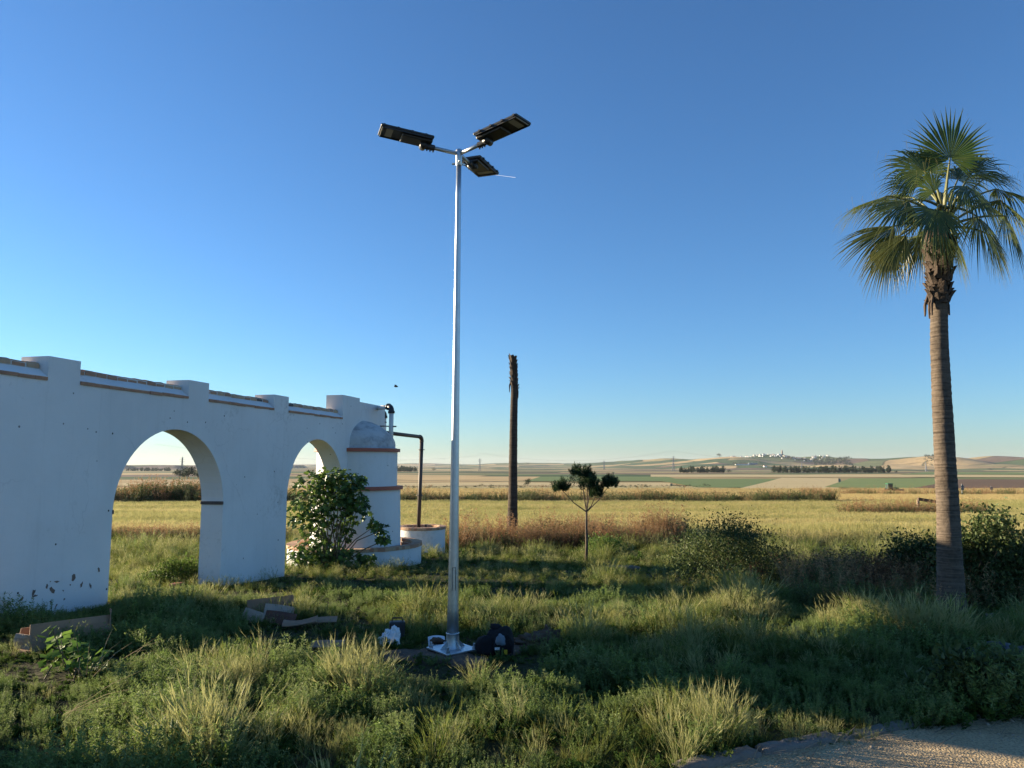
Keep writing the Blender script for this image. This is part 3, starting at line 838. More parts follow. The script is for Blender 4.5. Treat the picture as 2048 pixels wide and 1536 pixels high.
def basin(name, c, r_out, r_in, z_top, label, nbr, ground_in):
    g = gz1(c[0], c[1])
    t = empty(name, (c[0], c[1], g), label, 'basin')
    mb = MB(); mb.lathe((c[0], c[1], 0), [(r_out, g - .3), (r_out, z_top - .075), (r_in, z_top - .075), (r_in, g - .3)], 72); mb.obj('ring_wall', M['plaster_clean'], t, smooth=False)
    st = 2 * math.pi / nbr
    me = None
    for k in range(nbr):
        w0 = k * st; hw = st * 0.47
        vis = True
        mb = MB(); V = []
        for (ww) in (-hw, hw):
            for (r, z) in ((r_in - .015, -.07), (r_out + .02, -.07), (r_out + .02, 0), (r_in - .015, 0)):
                V.append((r * math.cos(ww), r * math.sin(ww), z))
        mb.add(V, [(0, 1, 2, 3), (7, 6, 5, 4), (0, 4, 5, 1), (1, 5, 6, 2), (2, 6, 7, 3), (3, 7, 4, 0)])
        if me is None:
            o = mb.obj('rim_brick', M['brick_b']); me = o.data; COL.objects.unlink(o); bpy.data.objects.remove(o)
            me2 = me.copy(); me2.materials[0] = M['brick']; me3 = me.copy(); me3.materials[0] = M['brick_c']
        o = bpy.data.objects.new('rim_brick', random.choices([me, me2, me3], [5, 5, .5])[0]); COL.objects.link(o)
        o.location = (0, 0, z_top - g + random.uniform(-.004, .004)); o.rotation_euler = (0, 0, w0); o.parent = t
    mb = MB(); mb.lathe((c[0], c[1], 0), [(r_out + .005, z_top - .072), (r_out + .005, z_top - .008), (r_in, z_top - .008), (r_in, z_top - .072)], 72); mb.obj('mortar_bed', M['mortar'], t)
    mb = MB(); mb.lathe((c[0], c[1], 0), [(r_in - .02, g - .25), (r_in - .02, z_top - .08)], 72); mb.obj('brick_lining', M['brick'], t)
    mb = MB(); mb.lathe((c[0], c[1], 0), [(0.001, ground_in), (r_in - .021, ground_in)], 48); mb.obj('basin_floor', M['concrete'], t)
basin('ring_basin', (TC.x, TC.y), 1.45, 1.27, 0.0, 'low white ring basin with brick rim around the tower foot', 110, -.2)
WELL = P(843, 1052, 20.3)
basin('brick_rim_basin', (WELL[0], WELL[1]), 0.63, 0.50, float(WELL[2]), 'small round white basin with brick rim under the brown pipe', 52, float(WELL[2]) - .16)

def bend(p0, p1, p2, r, n=6):
    p0, p1, p2 = Vector(p0), Vector(p1), Vector(p2)
    a = p1 + (p0 - p1).normalized() * r; b = p1 + (p2 - p1).normalized() * r
    return [a.lerp(p1, s).lerp(p1.lerp(b, s), s) for s in [k / n for k in range(n + 1)]]

def build_pipes():
    # front white downpipe with black elbow
    top = Vector(P(783, 813, 17.05)); start = W(17.55, -.03, top.z); down = Vector((top.x, top.y, 2.08))
    t = empty('white_downpipe', (down.x, down.y, down.z), 'white plastic downpipe with black elbow entering the dome', 'pipe')
    e = bend(start, top, down, 0.13, 8)
    mb = MB(); mb.tube([start, e[0]], 0.052, 16); mb.tube([e[-1], down], 0.052, 16); mb.obj('pipe_run', M['pvc'], t, smooth=True)
    mb = MB(); mb.tube(e, 0.064, 16)
    for q in (0, -1):
        d = (e[1] - e[0]).normalized() if q == 0 else (e[-1] - e[-2]).normalized()
        mb.tube([e[q] - d * .025, e[q] + d * .025], 0.078, 16)
    mb.obj('elbow', M['blackplastic'], t, smooth=True)
    # rear one
    top2 = Vector(P(769, 824, 18.25)); st2 = W(17.9, -.22, top2.z); dn2 = Vector((top2.x, top2.y, 2.3))
    t = empty('white_downpipe', (dn2.x, dn2.y, dn2.z), 'shorter white downpipe with black elbow behind the wall end', 'pipe')
    e = bend(st2, top2, dn2, 0.12, 8)
    mb = MB(); mb.tube([e[-1], dn2], 0.05, 16); mb.obj('pipe_run', M['pvc'], t, smooth=True)
    mb = MB(); mb.tube([st2] + e, 0.062, 16); mb.tube([e[-1] + Vector((0, 0, .03)), e[-1] - Vector((0, 0, .03))], 0.075, 16); mb.obj('elbow', M['blackplastic'], t, smooth=True)
    mb = MB(); mb.tube([e[-1] - Vector((0, 0, .12)), e[-1] - Vector((0, 0, .14))], 0.062, 14); mb.obj('clamp_ring', M['blackplastic'], t)
    # clamp bar
    a = Vector(P(757, 852, 17.8)); b = Vector(P(791, 853, 17.0))
    mb = MB(); mb.tube([a, b], 0.014, 8); mb.tube([b - Vector((.05, 0, 0)), b + Vector((.02, -.02, 0))], 0.016, 8)
    tag(mb.obj('pipe_clamp_bar', M['blackplastic']), 'thin dark clamp bar holding the white downpipes to the wall', 'bar')
    # brown pipe
    foot = Vector((WELL[0] + (837 - 843) / F * 20.3, WELL[1], WELL[2] - .2)); up = Vector(P(844, 874, WELL[1])); up.x = foot.x + .06
    far = Vector(P(768, 865, 18.3))
    t = empty('brown_water_pipe', (foot.x, foot.y, foot.z), 'brown steel pipe bending down into the small brick-rimmed basin', 'pipe')
    e = bend(far, up, foot, 0.14, 8)
    mb = MB(); mb.tube([far, e[0]], 0.048, 16); mb.obj('upper_run', M['rustpipe'], t, smooth=True)
    mb = MB(); mb.tube([e[0]] + e + [e[-1]], 0.056, 16); mb.obj('elbow', M['rustpipe'], t, smooth=True)
    mb = MB(); mb.tube([e[-1], foot], 0.052, 16); mb.obj('standing_run', M['rustpipe'], t, smooth=True)
    for f in (0.08, 0.58):
        p = e[-1].lerp(foot, f); mb = MB(); mb.tube([p, p - Vector((0, 0, .018))], 0.095, 14); mb.obj('flange', M['blackplastic'], t)
build_pipes()

# ------------------------------------------------------------------ lamp post
def build_lamp():
    base = GP(905, 1306); bx, by = base[0], base[1]; bz = gz1(bx, by) + 0.03
    topz = P(918, 306, by)[2]; topx = P(918, 306, by)[0]
    t = empty('lamp_post', (bx, by, bz), 'tall galvanised lamp post carrying three black solar lamp heads', 'street lamp')
    B = Vector((bx, by, bz)); T = Vector((topx, by, topz))
    mb = MB(); mb.tube([B + (T - B) * s for s in np.linspace(0, 0.985, 14)], list(np.interp(np.linspace(0, 1, 14), [0, .2, .4, .7, 1], [.054, .043, .036, .029, .0235])), 28); mb.obj('pole', M['galv'], t, smooth=True)
    mb = MB(); mb.box(B + Vector((0, 0, .008)), (.34, .34, .014), R(38)); mb.obj('base_plate', M['plate'], t, bevel=0.003)
    mb = MB(); mb.lathe(B, [(.078, .016), (.062, .05), (.0575, .13), (.0577, .135), (.060, .14), (.060, .148), (.054, .15)], 28); mb.obj('base_collar', M['galv'], t, smooth=True)
    for k in range(4):
        w = R(38 + 90 * k); d = Vector((math.cos(w), math.sin(w), 0)); n = Vector((-d.y, d.x, 0))
        mb = MB()
        V = []
        for s in (-1, 1):
            o = n * .004 * s
            V += [B + d * .058 + Vector((0, 0, .016)) + o, B + d * .13 + Vector((0, 0, .016)) + o, B + d * .058 + Vector((0, 0, .085)) + o]
        mb.add(V, [(0, 1, 2), (5, 4, 3), (0, 3, 4, 1), (1, 4, 5, 2), (2, 5, 3, 0)]); mb.obj('gusset', M['galv'], t)
        w = R(83 + 90 * k); d = Vector((math.cos(w), math.sin(w), 0)) * .195
        mb = MB(); mb.tube([B + d + Vector((0, 0, .01)), B + d + Vector((0, 0, .06))], .010, 8); mb.tube([B + d + Vector((0, 0, .016)), B + d + Vector((0, 0, .034))], .019, 6); mb.obj('anchor_bolt', M['galv'], t)
    # inspection door outline and screw
    mb = MB(); fr = Vector((0.25, -1, 0)).normalized(); rt = Vector((1, .25, 0)).normalized()
    for sx in (-.016, .016):
        mb.box(B + fr * .0495 + rt * sx + Vector((0, 0, .62)), (.003, .004, .20), math.atan2(rt.y, rt.x))
    mb.box(B + fr * .0492 + Vector((0, 0, .72)), (.034, .004, .003), math.atan2(rt.y, rt.x))
    mb.obj('hatch_seam', M['blackplastic'], t)
    # crown piece
    mb = MB(); mb.lathe(T, [(.026, -.13), (.031, -.12), (.031, .025), (.028, .032), (.0, .034)], 24); mb.obj('crown_sleeve', M['galv'], t, smooth=True)
    for k in range(3):
        w = R(40 + 120 * k); d = Vector((math.cos(w), math.sin(w), 0)); mb = MB()
        mb.tube([T + d * .035 + Vector((0, 0, -.10)), T + d * .07 + Vector((0, 0, -.10))], .010, 6); mb.obj('set_screw', M['galv'], t)
    for az, tilt, ll in ((-108, 6, .50), (126, 6, .50), (19, 3, .54)):
        a = R(az); h = Vector((math.sin(a), math.cos(a), 0)); sd = Vector((math.cos(a), -math.sin(a), 0))
        ax = (h * math.cos(R(tilt)) + Vector((0, 0, math.sin(R(tilt))))).normalized(); up = sd.cross(ax)
        if up.z < 0: up = -up; 
        S = T + Vector((0, 0, -.01))
        mb = MB(); mb.tube([S, S + ax * .33], .0185, 14); mb.obj('arm', M['galv'], t, smooth=True)
        Mx = Matrix((ax, sd, up)).transposed()
        # swivel bracket at the arm's end
        mb = MB(); mb.tube([S + ax * .24, S + ax * .345], .029, 12); mb.box(S + ax * .325 + up * .012, (.09, .055, .045), M=Mx)
        for q in range(3): mb.tube([S + ax * (.25 + .03 * q) - up * .027, S + ax * (.25 + .03 * q) - up * .042], .008, 6)
        br = mb.obj('bracket', M['lampblack'], t)
        mb = MB(); mb.tube([S + ax * .35 - sd * .045, S + ax * .35 + sd * .045], .033, 18); mb.obj('swivel', M['lampblack'], t, smooth=True)
        C = S + ax * (.27 + ll / 2) + up * .058
        mb = MB(); mb.box(C, (ll, .235, .026), M=Mx); hd = mb.obj('lamp_head', M['lampblack'], t, bevel=0.010)
        tag(hd)
        mb = MB(); mb.box(C + up * .0145, (ll - .03, .205, .004), M=Mx); mb.obj('solar_panel', M['solar'], t)
        mb = MB(); mb.box(C - up * .027 - ax * .10, (ll * .58, .17, .03), M=Mx, taper=1.0); mb.obj('battery_box', M['lampblack'], t, bevel=0.012)
        mb = MB(); mb.box(C - up * .0145 + ax * .16, (.062, .165, .004), M=Mx); mb.obj('led_strip', M['lampgrey'], t)
        for s in (-1, 1):
            mb = MB(); mb.box(C - up * .0165 + sd * .106 * s, (ll - .03, .010, .010), M=Mx); mb.obj('edge_rail', M['lampblack'], t)
        mb = MB(); mb.box(C - up * .0165 + ax * (ll / 2 - .02), (.008, .19, .008), M=Mx); mb.obj('edge_rail', M['lampgrey'], t)
        for q in range(4):
            mb = MB(); mb.box(C + ax * (-ll / 2 + .08 + q * .13) + sd * .121, (.022, .012, .018), M=Mx); mb.box(C + ax * (-ll / 2 + .08 + q * .13) - sd * .121, (.022, .012, .018), M=Mx); mb.obj('clip', M['lampblack'], t)
    return Vector((bx, by, bz))
LAMP = build_lamp()

# ------------------------------------------------------------------ palms
def frond_mesh(hub, axis, normal, Ln, spread, nseg, droop, dry, rnd, cup=0.15, irregular=0.12):
    hub = np.array(hub, float); a = np.array(axis, float); a /= np.linalg.norm(a)
    n = np.array(normal, float); n -= a * n.dot(a); n /= np.linalg.norm(n)
    b = np.cross(n, a)
    mb = MB(); st = 2 * spread / nseg
    for i in range(nseg):
        th = -spread + st * (i + .5)
        fall = 1 - 0.30 * abs(th / spread) ** 2
        L0 = Ln * fall * (1 + rnd.uniform(-irregular, irregular * .4))
        d = math.cos(th) * a + math.sin(th) * b
        sd = -math.sin(th) * a + math.cos(th) * b
        d = d - n * cup * (abs(th) / spread) ** 1.5
        d /= np.linalg.norm(d)
        V = []; T = []
        dr = droop * rnd.uniform(.6, 1.5); sw = rnd.uniform(-.06, .06)
        curl = rnd.uniform(-.05, .05)
        for s in (0.03, .28, .5, .68, .84, 1.0):
            w = min(s, .5) * L0 * math.tan(st / 2) * 1.02
            if s > .5: w *= max(0.0, (1 - (s - .5) / .5)) ** 1.15
            c = hub + d * L0 * s + sd * sw * L0 * max(0, s - .5) + n * curl * L0 * s * s
            fallz = dr * L0 * max(0.0, s - .30) ** 2 * 1.7
            c = c + np.array([0, 0, -fallz])
            if s > .6: c = c - d * fallz * .35
            fold = w * .55
            V += [c - sd * w, c - n * fold, c + sd * w]
            tv = dry * .5 + max(0, s - .62) * (0.5 + dry * 1.2) + rnd.uniform(-.04, .1)
            T += [tv, tv * .7, tv]
        Fc = []
        for k in range(5):
            q = 3 * k
            Fc += [(q, q + 1, q + 4, q + 3), (q + 1, q + 2, q + 5, q + 4)]
        mb.add(V, Fc, 0, np.clip(T, 0, 1))
    # threads hanging from the splits
    for k in range(int(nseg * .3)):
        th = rnd.uniform(-spread, spread); s = rnd.uniform(.5, .85)
        p = hub + (math.cos(th) * a + math.sin(th) * b) * Ln * s
        q = p + np.array([rnd.uniform(-.04, .04), rnd.uniform(-.04, .04), -rnd.uniform(.06, .2)])
        mb.add([p, p + np.array([.003, 0, 0]), q], [(0, 1, 2)], 0, [.8, .8, .9])
    return mb

def trunk_tube(pts, rads, name, parent, mat, nring=90, n=28, seed=0):
    pts = [Vector(p) for p in pts]
    d = [0]
    for a, b in zip(pts[:-1], pts[1:]): d.append(d[-1] + (b - a).length)
    s = np.linspace(0, d[-1], nring)
    X = [np.interp(s, d, [p[k] for p in pts]) for k in range(3)]
    rr = np.interp(s, d, rads)
    rn = np.random.default_rng(seed)
    ringw = np.cumsum(rn.uniform(.5, 1.5, nring))
    mb = MB(); V = []
    for i in range(nring):
        for k in range(n):
            w = 2 * math.pi * k / n
            q = rr[i] * (1 + .018 * math.sin(ringw[i] * 2.1) + .012 * math.sin(3 * w + i * .2) + .040 * (rn.random() - .5) - (.05 if rn.random() < .03 else 0))
            V.append((X[0][i] + q * math.cos(w), X[1][i] + q * math.sin(w), X[2][i]))
    Fc = [(i * n + k, i * n + (k + 1) % n, (i + 1) * n + (k + 1) % n, (i + 1) * n + k) for i in range(nring - 1) for k in range(n)]
    Fc += [tuple(range((nring - 1) * n, nring * n))]
    mb.add(V, Fc)
    return mb.obj(name, mat, parent, smooth=True)

def boots(parent, centre_of, z0, z1, r0, r1, count, rnd, size=.12, up=True):
    """old leaf bases left on a palm's trunk, each a small curved stub"""
    protos = []
    for k in range(5):
        mb = MB(); Lb = size * rnd.uniform(.7, 1.3); wb = size * rnd.uniform(.35, .55)
        V = []
        for s in (0, .35, .7, 1.0):
            w = wb * (1 - .55 * s); out = .01 + Lb * .34 * s ** 1.8; z = Lb * s
            V += [(out, -w, z), (out + .02, 0, z + .005), (out, w, z), (out - .016, 0, z)]
        Fc = []
        for i in range(3):
            for j in range(4):
                Fc.append((i * 4 + j, i * 4 + (j + 1) % 4, (i + 1) * 4 + (j + 1) % 4, (i + 1) * 4 + j))
        Fc += [(12, 13, 14, 15), (3, 2, 1, 0)]
        mb.add(V, Fc); o = mb.obj('leaf_base', M['boot']); protos.append(o.data); COL.objects.unlink(o); bpy.data.objects.remove(o)
    for k in range(count):
        f = (k + .5) / count; z = z0 + (z1 - z0) * f; w = k * 2.39996 + rnd.uniform(-.2, .2); r_ = r0 + (r1 - r0) * f
        c = centre_of(z)
        o = bpy.data.objects.new('leaf_base', rnd.choice(protos)); COL.objects.link(o)
        o.location = (c[0] + r_ * math.cos(w) - parent.location.x, c[1] + r_ * math.sin(w) - parent.location.y, z - parent.location.z)
        o.rotation_euler = (rnd.uniform(-.15, .15), rnd.uniform(-.25, .2) + (0 if up else math.pi * .9 * (rnd.random() < .18)), w)
        o.scale = (rnd.uniform(.8, 1.2),) * 3
        o.parent = parent

def build_palm():
    rnd = random.Random(21)
    D = 8.2
    bp = GP(1904, 1244); D = bp[1]
    t = empty('fan_palm', (bp[0], bp[1], gz1(bp[0], bp[1])), 'tall fan palm with full green crown at the right edge', 'palm tree')
    px = [(1905, 1252), (1902, 1200), (1899, 1100), (1895, 1000), (1889, 900), (1884, 800), (1879, 700), (1878, 615), (1880, 540), (1882, 470)]
    pts = [P(x, y, D) for x, y in px]
    m = D / F
    rads = [.160, .143, .124, .113, .107, .101, .094, .088, .095, .10]
    trunk_tube(pts, rads, 'trunk', t, M['trunk'], 170, 30, 4)
    zz = [p[2] for p in pts]
    cen = lambda z: (np.interp(z, zz, [p[0] for p in pts]), D)
    z_boot0 = P(0, 612, D)[2]; z_boot1 = P(0, 478, D)[2]
    boots(t, cen, z_boot0, z_boot1, .078, .125, 110, rnd, .11, up=False)
    # shaggy hanging remains under the boots
    for k in range(9):
        w = rnd.uniform(0, 6.28); c = cen(z_boot0); r_ = .095
        p = np.array([c[0] + r_ * math.cos(w), c[1] + r_ * math.sin(w), z_boot0 + rnd.uniform(.05, .16)])
        q = p + np.array([.05 * math.cos(w), .05 * math.sin(w), -rnd.uniform(.12, .26)])
        mb = MB(); mb.tube([p, (p + q) / 2 + np.array([.02 * math.cos(w), .02 * math.sin(w), 0]), q], [.02, .017, .009], 5); mb.obj('dead_stalk', M['boot'], t)
    heart = P(1886, 440, D); heart = np.array(heart)
    # hub px, hub depth offset, tip px, tip depth offset, normal, length px, spread deg, droop, dry
    FR = [
        ((1900, 318), -.05, (1906, 206), -.10, (0.1, -1, .25), 114, 120, .10, .05),
        ((1850, 343), -.10, (1765, 285), -.05, (-.35, -.8, .6), 104, 95, .55, .12),
        ((1862, 345), .25, (1840, 245), .35, (.1, -.8, .5), 92, 100, .45, .10),
        ((1944, 345), .10, (2012, 280), .15, (.80, .05, .75), 102, 80, .60, .10),
        ((1775, 392), .10, (1668, 425), .15, (-.3, -.2, 1), 110, 60, .45, .22),
        ((1817, 402), -.30, (1700, 462), -.45, (-.45, -.80, .45), 112, 66, .38, .22),
        ((1790, 452), -.10, (1676, 520), -.10, (-.4, -.85, .35), 122, 48, .30, .38),
        ((1779, 486), -.25, (1752, 590), -.30, (-.3, -.9, .15), 100, 38, .25, .60),
        ((1874, 420), -.50, (1868, 500), -.75, (0, -.9, .5), 98, 105, .55, .10),
        ((1933, 372), -.40, (1985, 440), -.65, (.3, -.75, .65), 108, 90, .65, .12),
        ((1992, 378), .00, (2080, 400), .0, (.15, -.4, 1), 110, 75, .75, .15),
        ((1957, 435), -.30, (1998, 530), -.45, (.4, -.85, .3), 112, 75, .50, .22),
        ((2010, 432), -.05, (2052, 530), -.05, (.6, -.75, .3), 112, 72, .45, .28),
        ((1848, 470), .15, (1812, 545), .25, (-.5, -.6, .4), 92, 75, .50, .35),
        ((1908, 478), .20, (1935, 535), .35, (.4, -.7, .4), 88, 75, .50, .30),
        ((1825, 395), .40, (1725, 400), .65, (-.3, -.6, .7), 96, 60, .45, .25),
        ((1960, 400), .45, (2040, 450), .75, (.5, -.4, .7), 110, 80, .60, .20),
        ((1880, 400), .60, (1885, 350), 1.1, (0, -.6, .8), 100, 95, .60, .20),
        ((1915, 360), .35, (1960, 300), .6, (.3, -.5, .8), 98, 95, .60, .12),
        ((1872, 450), .50, (1850, 520), .85, (0, .8, .4), 95, 80, .50, .30),
        ((1885, 470), -.35, (1905, 540), -.55, (.1, -.95, .2), 70, 70, .5, .35),
        ((2000, 400), .30, (2080, 470), .5, (.5, -.4, .7), 110, 75, .60, .25),
        ((1812, 470), -.3, (1742, 556), -.4, (-.4, -.9, .2), 92, 46, .25, .45),
        ((1838, 372), .30, (1770, 330), .5, (-.3, -.6, .8), 95, 90, .5, .15),
        ((1965, 360), .30, (2035, 320), .5, (.4, -.3, .9), 98, 80, .6, .18),
        ((1868, 385), -.30, (1838, 318), -.45, (-.2, -.85, .5), 78, 90, .5, .10),
        ((1800, 470), .25, (1745, 545), .4, (-.5, -.7, .2), 95, 60, .4, .5),
        ((1980, 470), .15, (2020, 545), .25, (.5, -.8, .2), 95, 60, .4, .45),
    ]
    for i, (hp, hd, tp, td, nrm, lp, spr, dr, dry) in enumerate(FR):
        H = P(hp[0], hp[1], D + hd); Tt = P(tp[0], tp[1], D + td)
        Ln = lp * m * (1.20 if tp[0] < 1780 else 1.10)
        mb = frond_mesh(H, Tt - H, nrm, Ln, R(spr), 44 if spr > 65 else 32, dr * .85, dry, rnd)
        leaf = mb.obj('frond', [M['frond']], t)
        st = heart + (np.array([0, 0, -.10 + .12 * (i % 3)])); ctrl = (st + H) / 2 + np.array([0, 0, .10])
        pp = [np.array(st) * (1 - s) ** 2 + ctrl * 2 * s * (1 - s) + H * s * s for s in np.linspace(0, 1, 7)]
        e = pp[-1] + (Tt - H) / np.linalg.norm(Tt - H) * .10
        m2 = MB(); m2.tube(pp + [e], [.02, .018, .016, .014, .012, .010, .009, .002], 6); po = m2.obj('petiole', M['petiole'], leaf, smooth=True)
        po.matrix_parent_inverse = Matrix.Identity(4)
    # central unopened spear
    mb = MB(); a = heart; b = P(1897, 330, D); mb.tube([a, (a + b) / 2, b], [.025, .02, .006], 7); mb.obj('spear_leaf', M['petiole'], t, smooth=True)
build_palm()

def build_bare_palm():
    rnd = random.Random(5)
    bp = GP(1025, 1093); D = bp[1]
    t = empty('bare_palm', (bp[0], bp[1], gz1(bp[0], bp[1])), 'bare dead palm trunk without leaves standing behind the lamp post', 'palm tree')
    px = [(1025, 1100), (1025, 1050), (1026, 960), (1027, 860), (1029, 775), (1026, 716)]
    pts = [P(x, y, D) for x, y in px]
    k = D / F
    trunk_tube(pts, [12.5 * k, 10.5 * k, 8.6 * k, 7.8 * k, 7 * k, 5.5 * k], 'trunk', t, M['dead_trunk'], 120, 20, 8)
    zz = [p[2] for p in pts]; cen = lambda z: (np.interp(z, zz, [p[0] for p in pts]), D)
    boots(t, cen, P(0, 782, D)[2], P(0, 716, D)[2], .085, .085, 60, rnd, .13)
    for (x, y, s) in ((1034, 790, 1), (1021, 778, -1)):
        p = np.array(P(x, y - 12, D)); mb = MB(); mb.tube([p, p + np.array([.03 * s, -.02, -.08]), p + np.array([.035 * s, -.02, -.3])], [.03, .025, .01], 5); mb.obj('dead_stalk', M['boot'], t)
build_bare_palm()

# ------------------------------------------------------------------ plant builders
def leaf_arrays(C, size, asp, rn, up=0.2, fold=.25, dirs=None):
    """folded diamond leaves at the points C"""
    n = len(C)
    d = rn.normal(size=(n, 3)); d[:, 2] += up
    if dirs is not None: d = d * .6 + dirs * 1.2
    d /= np.linalg.norm(d, axis=1)[:, None]
    r_ = rn.normal(size=(n, 3)); s = np.cross(d, r_); s /= np.linalg.norm(s, axis=1)[:, None] + 1e-9
    nn = np.cross(d, s)
    L_ = (size * rn.uniform(.6, 1.35, n))[:, None]
    w = L_ * asp
    V = np.stack([C, C + d * L_ * .45 + s * w / 2 + nn * w * fold, C + d * L_, C + d * L_ * .45 - s * w / 2 + nn * w * fold], 1).reshape(-1, 3)
    i = np.arange(n)[:, None] * 4
    Fc = np.concatenate([i + np.array([[0, 1, 2]]), i + np.array([[0, 2, 3]])], 0)
    return V, Fc

def mesh_np(name, V, Fc, T, mat, parent=None):
    me = bpy.data.meshes.new(name)
    V = np.asarray(V, np.float32); Fc = np.asarray(Fc, np.int32); k = Fc.shape[1]
    me.vertices.add(len(V)); me.vertices.foreach_set('co', V.ravel())
    me.loops.add(Fc.size); me.loops.foreach_set('vertex_index', Fc.ravel())
    me.polygons.add(len(Fc)); me.polygons.foreach_set('loop_start', np.arange(len(Fc), dtype=np.int32) * k)
    me.materials.append(mat)
    a = me.attributes.new('tint', 'FLOAT', 'POINT'); a.data.foreach_set('value', np.asarray(T, np.float32))
    me.update(calc_edges=True)
    return link(name, me, parent)

def clump_points(n, nclump, r, h, rn, z0=.15, spread=.22, power=.5):
    """points gathered in clumps through a mound r (x, y) by h"""
    th = rn.uniform(0, 2 * np.pi, nclump); q = rn.random(nclump) ** power; ph = rn.random(nclump)
    cx = r[0] * q * np.cos(th) * np.sqrt(1 - (ph * .85) ** 2); cy = r[1] * q * np.sin(th) * np.sqrt(1 - (ph * .85) ** 2)
    cz = h * (z0 + (1 - z0) * ph * rn.uniform(.75, 1.08, nclump))
    k = rn.integers(0, nclump, n)
    sp = spread * min(r[0], h)
    off = rn.normal(size=(n, 3)) * sp * np.array([1, 1, .8])
    Pn = np.stack([cx[k], cy[k], cz[k]], 1) + off
    Pn[:, 2] = np.abs(Pn[:, 2])
    return Pn, k, np.stack([cx, cy, cz], 1)

def shrub(name, px, py, wpx, hpx, nleaf, mat, seed, label, size=.05, asp=.45, group=None, depth=.7, cat='shrub', Y=None, nclump=46, spread=.2, sprigs=14):
    rn = np.random.default_rng(seed)
    g = GP(px, py)
    if Y is not None: g = np.array([(px - 1024) / F * Y, Y, 0])
    D = g[1]; g[2] = gz1(g[0], g[1])
    rx = wpx / 2 * D / F; h = hpx * D / F
    t = empty(name, g, label, cat, group)
    nleaf = int(nleaf * 2.1)
    Pn, k, C = clump_points(nleaf, nclump, (rx, rx * depth), h, rn, spread=spread)
    tint = np.clip(rn.random(nclump)[k] * .7 + rn.random(nleaf) * .4, 0, 1)
    V, Fc = leaf_arrays(Pn + g, size, asp, rn)
    V = V[:]
    mb = MB()
    for i in range(min(nclump, 16)):
        b = g + np.array([rn.normal() * rx * .15, rn.normal() * rx * .12, -.05]); e = g + C[i]
        mid = (b + e) / 2 + np.array([0, 0, h * .08])
        mb.tube([b, mid, e], [.014, .009, .004], 5)
    ex = []
    for i in range(sprigs):
        th = rn.uniform(0, 6.28); b = g + np.array([rx * .8 * rn.random() * math.cos(th), rx * depth * .7 * math.sin(th), h * .5])
        e = b + np.array([rn.normal() * .12, rn.normal() * .1, h * rn.uniform(.22, .45)])
        mb.tube([b, e], [.005, .002], 4)
        m_ = 16; s = rn.random(m_)[:, None]
        ex.append(b + (e - b) * s + rn.normal(size=(m_, 3)) * .02)
    so = mb.obj('stems', M['stem'], t)
    if ex:
        ex = np.concatenate(ex); V2, F2 = leaf_arrays(ex, size * .8, asp, rn)
        Fc = np.concatenate([Fc, F2 + len(V)]); V = np.concatenate([V, V2]); tint = np.concatenate([tint, rn.random(len(ex))])
    f = mesh_np('foliage', V, Fc, np.repeat(tint, 4), mat, t); f['kind'] = 'stuff'
    return t

# fig bush by the tower
def build_fig():
    rn = np.random.default_rng(31); rnd = random.Random(31)
    Y = 14.9; base = np.array([(668 - 1024) / F * Y, Y, 0]); base[2] = gz1(base[0], base[1])
    t = empty('fig_bush', base, 'dense dark green fig bush against the tower, seen through the second arch', 'bush')
    k = Y / F
    crowns = [(625, 985, 40, 45), (665, 975, 45, 40), (700, 985, 34, 42), (715, 1015, 24, 30), (610, 1030, 32, 34), (660, 1015, 42, 32), (690, 1060, 18, 22), (640, 1055, 22, 22),
              (640, 1100, 60, 34), (608, 1122, 34, 26), (680, 1122, 42, 26), (650, 1132, 60, 14), (760, 1060, 10, 12), (748, 1048, 9, 9), (765, 1078, 10, 10), (735, 1115, 16, 14), (668, 950, 40, 16), (718, 960, 14, 12)]
    V = []; Fc = []; T = []; mb = MB()
    for (cx, cy, rx, rz) in crowns:
        c = P(cx, cy, Y + rn.normal() * .12)
        n = int(22 + rx * rz * .105)
        ctr = np.array(c); mid = base + (ctr - base) * .55 + np.array([rn.normal() * .08, rn.normal() * .08, .06])
        for q in range(2 if rx > 20 else 1):
            b0 = base + np.array([rn.normal() * .12, rn.normal() * .08, -.05])
            mb.tube([b0, mid + rn.normal(size=3) * .05, ctr + rn.normal(size=3) * .05], [.016, .012, .006], 6)
        for i in range(n):
            v = rn.normal(size=3); v /= np.linalg.norm(v); v *= rn.random() ** .45
            p = ctr + v * np.array([rx * k, .34 if rx > 20 else .09, rz * k])
            s = rnd.uniform(.085, .15)
            d = np.array([v[0] + rn.normal() * .5, v[1] + rn.normal() * .5 - .15, rn.normal() * .4 - .35]); d /= np.linalg.norm(d)
            nrm = np.array([rn.normal() * .5, rn.normal() * .5 - .3, 1.0]); sd = np.cross(d, nrm); sd /= np.linalg.norm(sd); nn = np.cross(sd, d)
            out = [(0, 0), (.25, .38), (.42, .22), (.72, .46), (.70, .18), (1.0, 0), (.70, -.18), (.72, -.46), (.42, -.22), (.25, -.38)]
            o = len(V); tn = np.clip(rn.normal(.45, .25), 0, 1)
            for (a, b) in out:
                V.append(p + d * a * s + sd * b * s + nn * (-.25 * a * a * s + .25 * abs(b) * s)); T.append(tn)
            for q in range(1, 9):
                Fc.append((o, o + q, o + q + 1))
    mb.obj('stems', M['stem'], t)
    f = mesh_np('foliage', np.array(V), np.array(Fc), T, M['fig'], t); f['kind'] = 'stuff'
build_fig()

